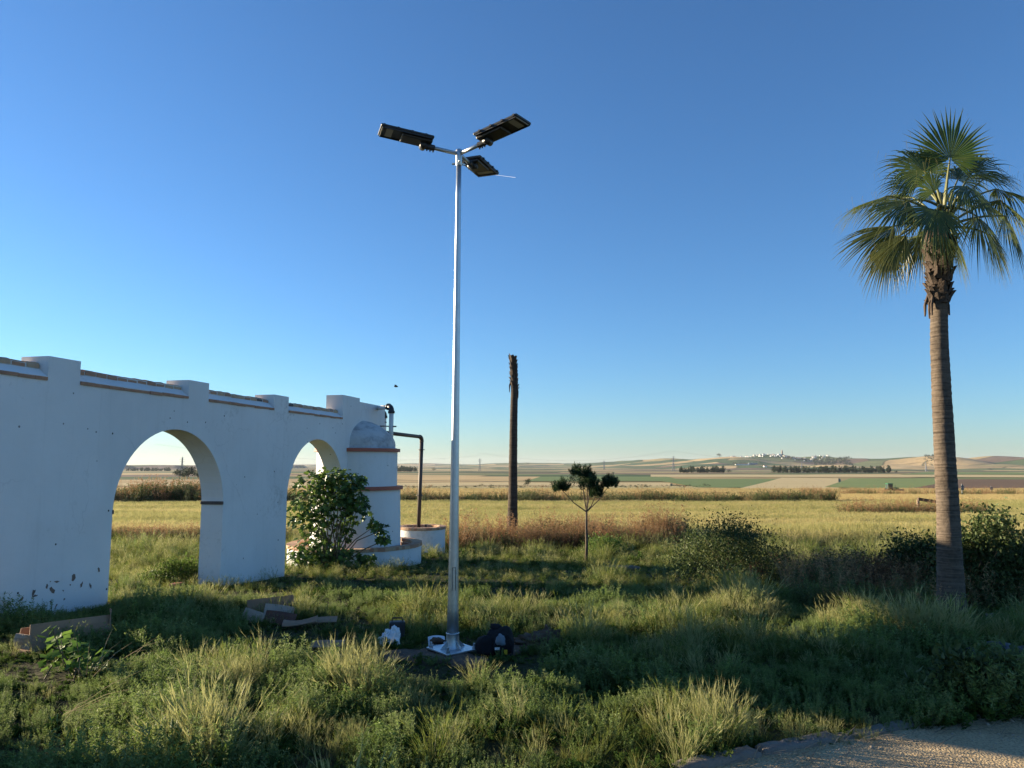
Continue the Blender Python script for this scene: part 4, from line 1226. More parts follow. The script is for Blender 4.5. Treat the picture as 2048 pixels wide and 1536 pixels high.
# young pine
def build_pine():
    rn = np.random.default_rng(8)
    g = GP(1172, 1126); D = g[1]; g[2] = gz1(g[0], g[1])
    t = empty('young_pine', g, 'young pine tree with thin trunk and tufted needle balls before the barley', 'pine tree')
    fork = np.array(P(1173, 1024, D))
    mb = MB(); mb.tube([g - np.array([0, 0, .1]), g + (fork - g) * .35 + np.array([.012, 0, 0]), g + (fork - g) * .7, fork], [.040, .034, .029, .024], 10); mb.obj('trunk', M['bark'], t, smooth=True)
    puffs = [((1122, 978), 17, 18, -.05), ((1163, 950), 26, 27, .1), ((1180, 972), 20, 24, -.12), ((1192, 990), 15, 18, .15), ((1219, 970), 20, 24, 0), ((1175, 962), 16, 22, .25)]
    for i, (c, rx, rz, dy) in enumerate(puffs):
        C = np.array(P(c[0], c[1], D + dy)); k = D / F
        mb = MB(); mid = (fork + C) / 2 + np.array([0, 0, -.05]); mb.tube([fork, mid, C], [.016, .012, .007], 6); mb.obj('branch', M['bark'], t)
        V = []; Fc = []; T = []
        for s in range(84):
            v = rn.normal(size=3); v /= np.linalg.norm(v); v[2] = abs(v[2]) * 1.1 - .45
            p0 = C + v * np.array([rx * k, rx * k, rz * k]) * .80 * rn.random() ** .5 + np.array([0, 0, -.01])
            sh = np.array([v[0] * .5, v[1] * .5, .85]); sh /= np.linalg.norm(sh); Ls = rn.uniform(.08, .20)
            for q in range(46):
                f = q / 46
                b = p0 + sh * Ls * f; a = rn.normal(size=3); a /= np.linalg.norm(a)
                d = a * .8 + sh * .75; d /= np.linalg.norm(d); l = rn.uniform(.045, .085)
                sd = np.cross(d, rn.normal(size=3)); sd /= np.linalg.norm(sd); o = len(V)
                V += [b - sd * .005, b + sd * .005, b + d * l]; Fc.append((o, o + 1, o + 2)); T += [rn.random()] * 3
        f = mesh_np('needle_tuft', np.array(V), np.array(Fc), T, M['pine'], t); f['kind'] = 'stuff'
build_pine()

# shrubs along the field edge
shrub('dark_shrub', 1450, 1170, 225, 116, 5600, M['shrub'], 41, 'wide dark green shrub at the field edge, right of the young pine', .045, .4, nclump=60)
shrub('dark_shrub', 1560, 1165, 90, 62, 900, M['shrub_olive'], 42, 'thin olive bush on the right flank of the wide dark shrub', .04, .35, sprigs=10)
shrub('dark_shrub', 1690, 1190, 170, 78, 1900, M['shrub_olive'], 43, 'loose olive shrub at the field edge, left of the big palm', .04, .35, sprigs=26)
shrub('dark_shrub', 1838, 1195, 130, 112, 2900, M['shrub'], 44, 'dark leafy shrub just left of the big palm trunk', .05, .45, sprigs=22)
shrub('dark_shrub', 1985, 1215, 200, 160, 5200, M['shrub'], 45, 'big dark shrub right of the palm trunk at the picture edge', .055, .5, sprigs=22)
shrub('dark_shrub', 2120, 1215, 150, 150, 2600, M['shrub'], 46, 'dark shrub cut by the right picture edge', .055, .5)
shrub('dry_shrub', 1770, 1200, 130, 80, 1700, M['shrub_rust'], 48, 'rusty dry shrub at the foot of the leafy shrub by the palm', .04, .25, sprigs=14)
shrub('dry_shrub', 1515, 1176, 40, 48, 420, M['shrub_rust'], 49, 'small reddish dry plant in front of the wide dark shrub', .03, .3, sprigs=4)
shrub('weedy_bush', 1975, 1418, 190, 95, 1700, M['shrub'], 52, 'dark leafy weed bush over the path edge at the right', .06, .5, sprigs=10, depth=.5)
shrub('leafy_bush', 1210, 1112, 74, 34, 1100, M['mallow'], 50, 'low bright green leafy bush right of the young pine', .05, .6, sprigs=4)
shrub('low_bush', 345, 1168, 110, 40, 1700, M['cover'], 51, 'low dark green bush beyond the first arch', .05, .5, sprigs=6)

# mallow plant in the left foreground
def build_mallow():
    rn = np.random.default_rng(61)
    g = GP(150, 1352); g[2] = gz1(g[0], g[1]); D = g[1]
    t = empty('mallow_plant', g, 'bright green mallow plant with round leaves in front of the long carton', 'plant')
    V = []; Fc = []; T = []; mb = MB()
    for s in range(13):
        e = np.array(P(rn.uniform(95, 225), rn.uniform(1262, 1330), D + rn.normal() * .15)); b = g + np.array([rn.normal() * .06, rn.normal() * .06, 0])
        mid = (b + e) / 2 + rn.normal(size=3) * .03
        mb.tube([b, mid, e], [.006, .005, .003], 5)
        for q in range(11):
            f = rn.uniform(.35, 1.03); p = b + (e - b) * f + rn.normal(size=3) * .035
            r_ = rn.uniform(.02, .042); nrm = np.array([rn.normal() * .5 - .2, rn.normal() * .5 - .3, 1]); nrm /= np.linalg.norm(nrm)
            a = np.cross(nrm, [1, .2, 0]); a /= np.linalg.norm(a); c = np.cross(nrm, a); o = len(V); tn = rn.random()
            V.append(p); T.append(tn)
            for w in range(9):
                th = 2 * np.pi * w / 9; rr = r_ * (1 + .22 * np.cos(th * 4.5)) * (.55 if w == 0 else 1)
                V.append(p + (a * np.cos(th) + c * np.sin(th)) * rr + nrm * r_ * .2); T.append(tn)
            for w in range(9): Fc.append((o, o + 1 + w, o + 1 + (w + 1) % 9))
    mb.obj('stems', M['stem'], t)
    f = mesh_np('foliage', np.array(V), np.array(Fc), T, M['mallow'], t); f['kind'] = 'stuff'
build_mallow()

# ------------------------------------------------------------------ litter round the lamp post
def panel(mb, c, ux, uz, w, h, th=.008, seed=0):
    """a slightly warped sheet of cardboard"""
    rn = random.Random(seed); ux = Vector(ux).normalized(); uz = Vector(uz); uz = (uz - ux * uz.dot(ux)).normalized(); n = ux.cross(uz); c = Vector(c)
    nx, nz = 6, 4; V = []
    b1, b2 = rn.uniform(-.02, .02), rn.uniform(-.015, .015)
    for s in (1, -1):
        for j in range(nz + 1):
            for i in range(nx + 1):
                a = i / nx - .5; b = j / nz - .5
                V.append(c + ux * a * w + uz * b * h + n * (s * th / 2 + b1 * (a * a * 4) + b2 * math.sin(b * 5 + a * 3)))
    m_ = (nx + 1) * (nz + 1); Fc = []
    for j in range(nz):
        for i in range(nx):
            k = j * (nx + 1) + i
            Fc.append((k, k + 1, k + nx + 2, k + nx + 1)); Fc.append((m_ + k, m_ + k + nx + 1, m_ + k + nx + 2, m_ + k + 1))
    rim = [i for i in range(nx + 1)] + [(j + 1) * (nx + 1) - 1 for j in range(1, nz + 1)] + [nz * (nx + 1) + i for i in range(nx - 1, -1, -1)] + [j * (nx + 1) for j in range(nz - 1, 0, -1)]
    for a, b in zip(rim, rim[1:] + rim[:1]):
        Fc.append((a, m_ + a, m_ + b, b))
    mb.add(V, Fc)

def build_cartons():
    # long carton by the wall
    A = np.array(P(60, 1300, 6.75)); Bp = np.array(P(222, 1275, 7.35))
    a = Vector(A); b = Vector(Bp); ux = (b - a); w = ux.length; ux.normalize()
    up = Vector((0, 0, 1)); n = Vector((ux.y, -ux.x, 0)).normalized()
    zb = min(gz1(a.x, a.y), gz1(b.x, b.y)); h = .235
    c = (a + b) / 2
    t = empty('carton', (c.x, c.y, c.z), 'long open brown carton lying by the wall on the left', 'carton')
    lean = (up * .96 - n * .25).normalized()
    cc = c + up * (h / 2 - .02)
    mb = MB(); panel(mb, cc, ux, lean, w, h, seed=1); mb.obj('front_panel', M['cardboard'], t)
    mb = MB(); panel(mb, cc - n * .22 + up * -.03, ux, up, w, h * .8, seed=2); mb.obj('back_panel', M['cardboard'], t)
    mb = MB(); panel(mb, cc - n * .11 - up * (h / 2 - .01), ux, -n, w, .22, seed=3); mb.obj('bottom_panel', M['cardboard'], t)
    mb = MB(); panel(mb, a - n * .10 - ux * .01 + up * .06, -n - ux * .35, up, .17, .13, seed=4); mb.obj('end_flap', M['cardboard_b'], t)
    mb = MB(); panel(mb, b - n * .04 + up * .15, (-n + ux * .5), up, .09, .22, seed=5); mb.obj('end_flap', M['cardboard'], t)
    # the heap of flattened cartons
    D0 = 8.35
    def sheet(name, corners, mat, label, Y, seed, lean=.2, turn=0.0, roll=.04):
        (x0, y0), (x1, y1) = corners   # left-bottom, right-top px
        p = np.array(P((x0 + x1) / 2, (y0 + y1) / 2, Y)); k = Y / F
        mb = MB(); u = Vector((math.cos(turn), math.sin(turn), 0)); panel(mb, (0, 0, 0), u + Vector((0, 0, roll)), Vector((-.0, lean, 1)), (x1 - x0) * k, (y0 - y1) * k, seed=seed)
        o = mb.obj(name, mat); o.location = tuple(p); return tag(o, label, 'carton')
    sheet('cardboard_sheet', ((497, 1240), (586, 1196)), M['cardboard'], 'large tan cardboard sheet standing at the back of the heap', 8.75, 11, .25, .1, .10)
    sheet('cardboard_sheet', ((481, 1256), (533, 1222)), M['cardboard_b'], 'pale grey carton side leaning at the left of the heap', 8.35, 12, .45, -.25, -.22)
    sheet('cardboard_sheet', ((529, 1246), (585, 1210)), M['cardboard_b'], 'pale folded carton with tape in the middle of the heap', 8.5, 13, .6, .25, -.16)
    sheet('cardboard_sheet', ((527, 1254), (589, 1223)), M['cardboard_c'], 'dark brown carton flap in front of the pale ones', 8.3, 14, .7, -.1, -.10)
    for (px, py, w, d, lab, s) in ((600, 1256, .34, .22, 'flattened grey carton lying flat beside the heap, nearest to it', 15), (645, 1250, .30, .2, 'flattened grey carton lying flat, farther right of the heap', 16), (655, 1300, .3, .16, 'small flat grey carton lid lying in the weeds left of the white bag', 17)):
        g = GP(px, py); mb = MB(); panel(mb, (0, 0, 0), Vector((1, .15, .04)), Vector((-.1, 1, .10)), w, d, seed=s)
        o = mb.obj('flat_carton', M['cardboard']); o.location = (g[0], g[1], gz1(g[0], g[1]) + .055); tag(o, lab, 'carton')
build_cartons()

def blob(mb, c, r, n1=22, n2=14, amp=.12, freq=3.0, seed=0, flat=-1.0, power=1.0, M3=None):
    """a lumpy closed body"""
    rs = np.random.default_rng(seed); ks = rs.normal(size=(8, 3)) * freq; ph = rs.uniform(0, 6.28, 8); V = []
    for j in range(n2 + 1):
        v = math.pi * j / n2
        for i in range(n1):
            u = 2 * math.pi * i / n1
            d = np.array([math.sin(v) * math.cos(u), math.sin(v) * math.sin(u), -math.cos(v)])
            d2 = np.sign(d) * np.abs(d) ** power
            q = 1 + amp * float(np.mean(np.sin(ks @ d + ph))) * 2.2
            p = d2 * q * np.array(r); p[2] = max(p[2], flat * r[2])
            if M3 is not None: p = np.array(M3 @ Vector(p))
            V.append(p + np.array(c))
    Fc = [(j * n1 + i, j * n1 + (i + 1) % n1, (j + 1) * n1 + (i + 1) % n1, (j + 1) * n1 + i) for j in range(n2) for i in range(n1)]
    mb.add(V, Fc)

def build_litter():
    # white plastic bag
    g = GP(780, 1296); z = gz1(g[0], g[1]); k = g[1] / F
    t = empty('plastic_bag', (g[0], g[1], z), 'crumpled white plastic bag left of the lamp post foot', 'bag')
    mb = MB(); blob(mb, (g[0] - .01, g[1], z + .075), (.092, .08, .085), 40, 26, .22, 6, 3, -.9); o = mb.obj('bag_body', M['bagwhite'], t, smooth=True)
    mb = MB(); blob(mb, (g[0] + .045, g[1], z + .13), (.042, .04, .065), 26, 18, .25, 6, 5); mb.obj('knotted_top', M['bagwhite'], t, smooth=True)
    # dark tool case behind the bag
    g2_ = GP(790, 1284); z2 = gz1(g2_[0], g2_[1])
    t = empty('tool_case', (g2_[0], g2_[1], z2), 'small dark tool case standing behind the white plastic bag', 'case')
    mb = MB(); mb.box((g2_[0], g2_[1] + .12, z2 + .09), (.15, .09, .16), .2); mb.obj('case_body', M['blackplastic'], t, bevel=.012)
    mb = MB(); c = Vector((g2_[0], g2_[1] + .12, z2 + .17)); mb.tube([c + Vector((-.05, 0, 0)), c + Vector((-.045, 0, .03)), c + Vector((.045, .01, .03)), c + Vector((.05, .01, 0))], .008, 6); mb.obj('handle', M['darkwood'], t)
    # paper with a lump of earth
    g = GP(872, 1296); z = gz1(g[0], g[1])
    mb = MB(); panel(mb, (0, 0, 0), Vector((1, .15, .05)), Vector((-.1, .8, .55)), .155, .12, .003, 21); o = mb.obj('paper_sheet', M['paper']); o.location = (g[0], g[1] + .05, z + .055)
    tag(o, 'white paper sheet on the ground touching the lamp post base', 'paper')
    mb = MB(); blob(mb, (0, 0, 0), (.06, .035, .028), 20, 12, .3, 5, 9); o = mb.obj('earth_clod', M['earth'], smooth=True); o.location = (g[0] + .012, g[1] + .02, z + .06)
    tag(o, 'brown clod of earth lying on the white paper', 'clod')
    # backpack
    g = GP(992, 1312); z = gz1(g[0], g[1]); gx, gy = g[0], g[1]
    t = empty('backpack', (gx, gy, z), 'black backpack slumped on the ground right of the lamp post', 'backpack')
    mb = MB(); blob(mb, (gx + .03, gy + .04, z + .12), (.115, .09, .13), 34, 22, .14, 4, 1, -.85, .8, Matrix.Rotation(R(-14), 3, 'Y')); mb.obj('main_body', M['blackcloth'], t, smooth=True)
    mb = MB(); blob(mb, (gx - .09, gy, z + .09), (.085, .07, .085), 26, 18, .16, 4, 2, -.9, .85); mb.obj('side_pocket', M['blackcloth'], t, smooth=True)
    mb = MB(); blob(mb, (gx + .0, gy + .06, z + .235), (.055, .04, .028), 22, 14, .15, 4, 4, M3=Matrix.Rotation(R(12), 3, 'Y')); mb.obj('rolled_top', M['blackcloth'], t, smooth=True)
    mb = MB(); blob(mb, (gx + .04, gy - .055, z + .145), (.04, .018, .055), 20, 14, .22, 4, 6); mb.obj('mesh_pouch', M['greycloth'], t, smooth=True)
    mb = MB(); mb.box((gx + .012, gy - .085, z + .082), (.042, .004, .022), R(4)); mb.obj('white_label', M['paper'], t)
    mb = MB(); mb.box((gx + .085, gy - .072, z + .05), (.03, .006, .04), R(-8)); mb.obj('yellow_tag', M['yellow'], t, bevel=.002)
    mb = MB(); mb.tube([Vector((gx + .1, gy - .05, z + .19)), Vector((gx + .15, gy - .06, z + .12)), Vector((gx + .14, gy - .07, z + .03)), Vector((gx + .09, gy - .09, z + .01))], .009, 6); mb.obj('strap', M['blackcloth'], t)
    mb = MB(); mb.tube([Vector((gx - .07, gy + .02, z + .16)), Vector((gx - .05, gy + .02, z + .215)), Vector((gx - .01, gy + .03, z + .20))], .010, 6); mb.obj('carry_loop', M['blackcloth'], t)
    # mounds of dug earth
    for (px, py, r, lab, s) in ((1072, 1292, (.19, .13, .085), 'mound of dug brown earth right of the black backpack', 4), (1098, 1286, (.11, .09, .10), 'small dark earth heap at the right end of the diggings', 8)):
        g = GP(px, py); z = gz1(g[0], g[1]); mb = MB(); blob(mb, (0, 0, 0), r, 48, 28, .35, 9, s, -.3)
        o = mb.obj('earth_mound', M['earth'], smooth=True); o.location = (g[0], g[1], z + .02); tag(o, lab, 'earth')
    # dark plastic sheeting at the right edge
    g = GP(2015, 1322); z = gz1(g[0], g[1]); mb = MB(); blob(mb, (0, 0, 0), (.30, .16, .10), 60, 30, .4, 7, 12, -.4)
    o = mb.obj('plastic_sheet', M['sheetblue'], smooth=True); o.location = (g[0], g[1], z + .02); tag(o, 'crumpled dark blue plastic sheet in the weeds at the right edge', 'sheet')
    # poppy
    g = GP(388, 1195); z = gz1(g[0], g[1]); t = empty('poppy', (g[0], g[1], z), 'single red poppy in the grass at the foot of the first arch', 'flower')
    hd = np.array(P(388, 1184, g[1])); mb = MB(); mb.tube([(g[0], g[1], z), hd], .003, 5); mb.obj('stem', M['stem'], t)
    for q in range(4):
        w = q * 1.57 + .3; mb = MB(); V = [hd]
        for a in np.linspace(-.9, .9, 6): V.append(hd + np.array([.032 * math.cos(w + a), .032 * math.sin(w + a), .014]))
        mb.add(V, [(0, i, i + 1) for i in range(1, 6)], 0, [.3] + [.8] * 6); mb.obj('petal', M['poppy'], t)
    # broken bricks in the arch
    for i, (px, py) in enumerate(((347, 1179), (356, 1177))):
        g = GP(px, py); mb = MB(); mb.box((0, 0, 0), (.12, .10, .05), .3 * i); o = mb.obj('loose_brick', M['redpaint'], bevel=.006); o.location = (g[0], g[1], gz1(g[0], g[1]) + .06)
        tag(o, ['loose red brick in the grass under the first arch, left one', 'loose red brick in the grass under the first arch, right one'][i], 'brick')
    # low stones of an old bed edging before the shrubs
    rnd = random.Random(2)
    labs = ['pale edging stone half hidden in grass, leftmost of the row', 'pale edging stone, second of the row from the left', 'pale edging stone, third of the row from the left', 'pale edging stone, fourth of the row, near the palm', 'pale edging stone close to the palm foot', 'pale edging stone right of the palm foot']
    for i, px in enumerate((1575, 1640, 1705, 1765, 1830, 2010)):
        py = 1196 + (px - 1575) * .115; g = GP(px, py); mb = MB(); blob(mb, (0, 0, 0), (rnd.uniform(.17, .2), .07, .055), 26, 14, .16, 4, 30 + i, -.5, .6)
        o = mb.obj('edging_stone', M['concrete'], smooth=True); o.location = (g[0], g[1], gz1(g[0], g[1]) + .04); o.rotation_euler = (0, 0, rnd.uniform(-.3, 0)); tag(o, labs[i], 'stone', 'edging stones of the old bed')
    g = GP(1245, 1139); mb = MB(); blob(mb, (0, 0, 0), (.34, .06, .05), 26, 14, .16, 4, 39, -.5, .6); o = mb.obj('edging_stone', M['concrete'], smooth=True); o.location = (g[0], g[1], gz1(g[0], g[1]) + .03)
    tag(o, 'long pale edging stone lying right of the young pine', 'stone', 'edging stones of the old bed')
M['sheetblue'] = plain('dark_blue_plastic', (0.02, 0.025, 0.06), (0.03, 0.035, 0.05), 0.35, scale=8, bump=.4, bscale=14)
build_litter()

# ------------------------------------------------------------------ things out in the fields
def build_field_things():
    # timber frame
    Y = 48.0; p = GP(1838, 1037); Y = p[1]; k = Y / F; z0 = gz1(p[0], p[1])
    t = empty('timber_frame', (p[0], p[1], z0), 'old timber post-and-beam frame in the scrub, left of the palm', 'frame')
    top = P(1838, 1001, Y)
    mb = MB(); mb.box((p[0], Y, (z0 + top[2]) / 2 - .1), (4.6 * k, 4.6 * k, top[2] - z0 + .2)); mb.obj('post', M['wood'], t)
    x2 = P(1912, 1003, Y)[0]; z2 = gz1(x2, Y)
    mb = MB(); mb.box((x2, Y, (z2 + top[2]) / 2 - .1), (4.6 * k, 4.6 * k, top[2] - z2 + .2)); mb.obj('post', M['wood'], t)
    a = Vector(P(1836, 998, Y)); b = Vector(P(1915, 1010, Y)); mb = MB(); d = (b - a)
    mb.box((a + b) / 2, (d.length, .16, 6 * k), M=Matrix.Rotation(-math.atan2(d.z, d.x), 3, 'Y')); mb.obj('beam', M['darkwood'], t)
    # valve
    q = GP(1865, 1034); z = gz1(q[0], q[1]); t = empty('water_valve', (q[0], q[1], z), 'white water valve with bent lever under the timber frame', 'valve')
    mb = MB(); mb.box((q[0], q[1], z + .45), (.22, .2, .5)); mb.obj('valve_body', M['pvc'], t, bevel=.03)
    mb = MB(); mb.box((q[0] - .05, q[1], z + .2), (.5, .3, .3)); mb.obj('pump_block', M['blackplastic'], t, bevel=.05)
    mb = MB(); mb.tube([P(1861, 1018, q[1]), P(1856, 1014, q[1]), P(1852, 1008, q[1])], .035, 6); mb.obj('lever', M['blackplastic'], t)
    # tractor
    g = GP(1783, 986); X, Yt, z = g[0], g[1], gz1(g[0], g[1])
    t = empty('tractor', (X, Yt, z), 'green tractor parked at the far side of the barley field', 'tractor')
    def tb(name, c, s, mat, **kw): mb = MB(); mb.box((X + c[0], Yt + c[1], z + c[2]), s, **kw); return mb.obj(name, mat, t, bevel=.05)
    tb('hood', (1.1, 0, 1.25), (1.9, .9, .8), M['tractor']); tb('chassis', (.3, 0, .85), (3.2, .7, .4), M['tyre'])
    cab = tb('cab', (-.6, 0, 1.95), (1.35, 1.5, 1.35), M['cabglass'])
    tb('cab_roof', (-.6, 0, 2.75), (1.6, 1.7, .2), M['tractor'])
    for sx in (-1.28, .1):
        for sy in (-.76, .76): tb('cab_post', (sx, sy, 2.0), (.1, .1, 1.4), M['tractor'])
    for sy in (-1, 1):
        tb('mudguard', (-.75, sy * .85, 1.65), (1.3, .4, .12), M['tractor'])
        for (cx, r_, w_) in ((-.75, .82, .45), (1.55, .55, .35)):
            mb = MB(); c = Vector((X + cx, Yt + sy * .85, z + r_)); n = 20
            mb.tube([c + Vector((0, -w_ / 2, 0)), c + Vector((0, w_ / 2, 0))], r_, n); wh = mb.obj('wheel', M['tyre'], t)
            mb = MB(); mb.tube([c + Vector((0, -w_ / 2 - .02, 0)), c + Vector((0, w_ / 2 + .02, 0))], r_ * .5, n); rm = mb.obj('rim', M['rimyellow'], wh)
    mb = MB(); mb.tube([(X + 1.3, Yt + .2, z + 1.6), (X + 1.3, Yt + .2, z + 2.4)], .05, 8); mb.obj('exhaust_pipe', M['tyre'], t)
    mb = MB(); mb.box((X + 2.9, Yt, z + .7), (1.3, 2.2, .8), taper=.7); mb.obj('front_implement', M['blackplastic'], t)
    # road signs seen from behind
    def sign(px, ybase, tops, label):
        g = GP(px, ybase); Ys = g[1]; k = Ys / F; z = gz1(g[0], g[1])
        t = empty('road_sign', (g[0], g[1], z), label, 'road sign')
        zt = P(px, tops[0][1] - 5, Ys)[2]; mb = MB(); mb.tube([(g[0], Ys + .05, z - .1), (g[0], Ys + .05, zt)], .05, 8); mb.obj('post', M['steel'], t)
        for (shape, py, r_) in tops:
            c = P(px, py, Ys); r_ = r_ * k; n = {'tri': 3, 'round': 20}[shape]; V = []
            for s in (-.015, .015):
                for q in range(n): w = math.pi / 2 + 2 * math.pi * q / n; V.append((c[0] + r_ * math.cos(w), Ys + s, c[2] + r_ * math.sin(w)))
            mb = MB(); mb.add(V, [tuple(range(n)), tuple(range(2 * n - 1, n - 1, -1))] + [(q, n + q, n + (q + 1) % n, (q + 1) % n) for q in range(n)]); mb.obj('sign_plate', M['signback'], t)
    sign(1925, 996, [('tri', 972.5, 4.6), ('round', 978, 3.2), ('tri', 987.5, 3.6)], 'post with three dark sign backs just right of the palm trunk')
    sign(1983, 988, [('round', 977, 3.2), ('tri', 983, 3.2)], 'post with two small sign backs farther right of the palm')
    # pylons
    def pylon(px, ytop, Y, label):
        X = (px - 1024) / F * Y; z = gz1(X, Y); H = P(px, ytop, Y)[2] - z
        t = empty('power_pylon', (X, Y, z), label, 'pylon', 'power pylons of the far line')
        mb = MB(); w = H * .09; th = max(.16, Y * .00022)
        lv = [0, .3, .55, .75, .9, 1.0]; wd = [1, .62, .4, .25, .2, .05]
        for sx in (-1, 1):
            for sy in (-1, 1): mb.tube([(X + sx * w * q, Y + sy * w * q, z + H * l) for l, q in zip(lv, wd)], th, 4)
        for i in range(5):
            for sy in (-1, 1):
                a, b = wd[i], wd[i + 1]; mb.tube([(X - w * a, Y + sy * w * a, z + H * lv[i]), (X + w * b, Y + sy * w * b, z + H * lv[i + 1])], th * .6, 4); mb.tube([(X + w * a, Y + sy * w * a, z + H * lv[i]), (X - w * b, Y + sy * w * b, z + H * lv[i + 1])], th * .6, 4)
        mb.obj('lattice_mast', M['steel'], t)
        for l, q in ((.76, 1.5), (.86, 1.9), (.95, 1.3)):
            mb = MB(); mb.tube([(X - w * q, Y, z + H * l), (X + w * q, Y, z + H * l)], th * .8, 4); mb.obj('cross_arm', M['steel'], t)
        return Vector((X, Y, z + H * .86)), w * 1.9
    py = [pylon(368, 914, 900, 'thin lattice pylon above the trees seen through the first arch'), pylon(960, 917, 2300, 'faint lattice pylon right of the lamp post, above the plain'),
          pylon(1345, 912, 2300, 'lattice pylon left of the hilltop town'), pylon(1600, 925, 2600, 'faint lattice pylon in front of the hill below the town'), pylon(1847, 925, 2200, 'lattice pylon on the slope just left of the big palm'), pylon(1207, 921, 3200, 'tiny pylon right of the young pine on the skyline')]
    for (ia, ib) in ((0, 1), (1, 2), (2, 4)):
        a, b = py[ia][0], py[ib][0]
        if ia == 0: a = Vector((-900, 1900, 40))
        mb = MB()
        for s in (-1, 1):
            pts = []
            for q in np.linspace(0, 1, 17):
                p = a.lerp(b, q); pts.append(p + Vector((s * 5, 0, -26 * 4 * q * (1 - q) + (22 if ia else 14))))
            mb.tube(pts, .11, 3, caps=False)
        tag(mb.obj('power_line', M['steel']), ['faint power line wires left of the lamp post skyline', 'faint sagging power line wires above the young pine', 'faint power line wires running past the hilltop town'][[0, 1, 2].index(ia)], 'wire')
build_field_things()

# trees far off
def tree(px, py, hpx, wpx, label, Y=None, seed=0, mat='fartree', group='far single trees', n=420, trunkf=.25):
    rn = np.random.default_rng(seed)
    if Y is None: g = GP(px, py)
    else: g = np.array([(px - 1024) / F * Y, Y, 0])
    g[2] = gz1(g[0], g[1]); D = g[1]; h = hpx * D / F; rx = wpx / 2 * D / F
    t = empty('far_tree', g, label, 'tree', group)
    mb = MB(); mb.tube([g - np.array([0, 0, .2]), g + np.array([rn.normal() * .05 * h, 0, h * .45]), g + np.array([0, 0, h * .8])], [h * .03, h * .022, h * .008], 6); mb.obj('trunk', M['bark'], t)
    Pn, k, C = clump_points(n, 16, (rx, rx), h * (1 - trunkf), rn, z0=.1, spread=.24)
    tint = np.clip(rn.random(16)[k] * .7 + rn.random(n) * .4, 0, 1)
    V, Fc = leaf_arrays(Pn + g + np.array([0, 0, h * trunkf * .8]), h * .10, .7, rn)
    f = mesh_np('crown', V, Fc, np.repeat(tint, 4), M[mat], t); f['kind'] = 'stuff'
tree(1055, 966, 15, 13, 'small round tree alone in the fields, right of the bare palm', Y=330, seed=1)
tree(1147, 965, 22, 30, 'spreading dark tree in the fields behind the young pine', Y=330, seed=2)
tree(1437, 918, 7, 10, 'lone tree on the skyline left of the hilltop town', Y=4600, seed=3)
tree(364, 949, 20, 20, 'dark tree beyond the first arch, left of three', Y=620, seed=4, n=700)
tree(381, 949, 25, 24, 'tallest dark tree beyond the first arch, middle of three', Y=610, seed=5, n=900)
tree(401, 949, 17, 22, 'dark tree beyond the first arch, right of three', Y=630, seed=6, n=700)
tree(1466, 936, 6, 8, 'tree at the left end of the long white farm building', Y=3600, seed=7)
tree(1455, 950, 7, 10, 'dark tree at the right end of the left tree belt', Y=1500, seed=8)
tree(868, 938, 6, 8, 'small tree on the plain between tower and lamp post', Y=2600, seed=9)
tree(1787, 951, 5, 6, 'small tree past the right end of the long tree belt', Y=1500, seed=10)

def tree_template(name, seed, h, r, mat, n=260):
    rn = np.random.default_rng(seed)
    Pn, k, C = clump_points(n, 12, (r, r), h * .85, rn, z0=.05, spread=.3)
    tint = np.clip(rn.random(12)[k] * .7 + rn.random(n) * .4, 0, 1)
    V, Fc = leaf_arrays(Pn + np.array([0, 0, h * .12]), h * .14, .7, rn)
    o = len(V); s = h * .02
    V = np.concatenate([V, [[-s, 0, -1], [s, 0, -1], [0, 0, h * .8]]]); Fc = np.concatenate([Fc, [[o, o + 1, o + 2]]])
    return template(name, V, Fc, np.concatenate([np.repeat(tint, 4), [.2, .2, .2]]), mat)
TT = [tree_template('belt_tree_a', 70, 1.0, .22, M['fartree']), tree_template('belt_tree_b', 71, 1.0, .30, M['fartree']), tree_template('bush_a', 72, 1.0, .8, M['fartree'])]

def belt(name, px0, px1, Y0_, Y1_, n, hpx, label, kinds=(0, 1), jitter=.4, depth=30, cat='trees', seed=0):
    rn = np.random.default_rng(seed); q = np.sort(rn.random(n)); Yc = Y0_ + (Y1_ - Y0_) * q + rn.normal(size=n) * depth
    X = (px0 + (px1 - px0) * q - 1024) / F * Yc; Z = gz(X, Yc)
    h = hpx * Yc / F * rn.uniform(1 - jitter, 1 + jitter * .4, n)
    scatter(name, TT, np.stack([X, Yc, Z], 1), np.stack([np.zeros(n), np.zeros(n), rn.uniform(0, 6.28, n)], 1), np.stack([h, h, h], 1), rn.choice(kinds, n), label, cat)
belt('tree_belt', 1356, 1446, 1480, 1500, 60, 11, 'short dark tree belt on the plain below the town, left of the long one', seed=1)
belt('tree_belt', 1543, 1779, 1500, 1520, 150, 11.5, 'long dark tree belt on the plain below the hills', seed=2)
belt('tree_belt', 792, 834, 1900, 1900, 36, 10, 'dark tree clump on the plain just right of the tower', seed=3)
belt('tree_belt', 255, 345, 2300, 2300, 60, 6, 'dark distant tree line seen through the first arch', seed=4, depth=60)
belt('hill_wood', 1625, 1700, 4350, 4250, 160, 4.0, 'dark scrub wood on the hill right of the town', kinds=(1, 2), depth=130, seed=5)
belt('hill_wood', 1845, 1890, 3950, 3950, 90, 3.2, 'dark scrub wood on the hilltop left of the palm trunk', kinds=(1, 2), depth=90, seed=6)
belt('hill_wood', 1560, 1640, 4500, 4450, 70, 3.5, 'dark trees on the slope under the town houses', kinds=(1, 2), depth=60, seed=7)
belt('field_hedge', 1300, 2300, 256, 246, 420, 3.0, 'dark hedge line along the far edge of the crop fields', kinds=(2,), jitter=.8, depth=7, seed=8, cat='hedge')
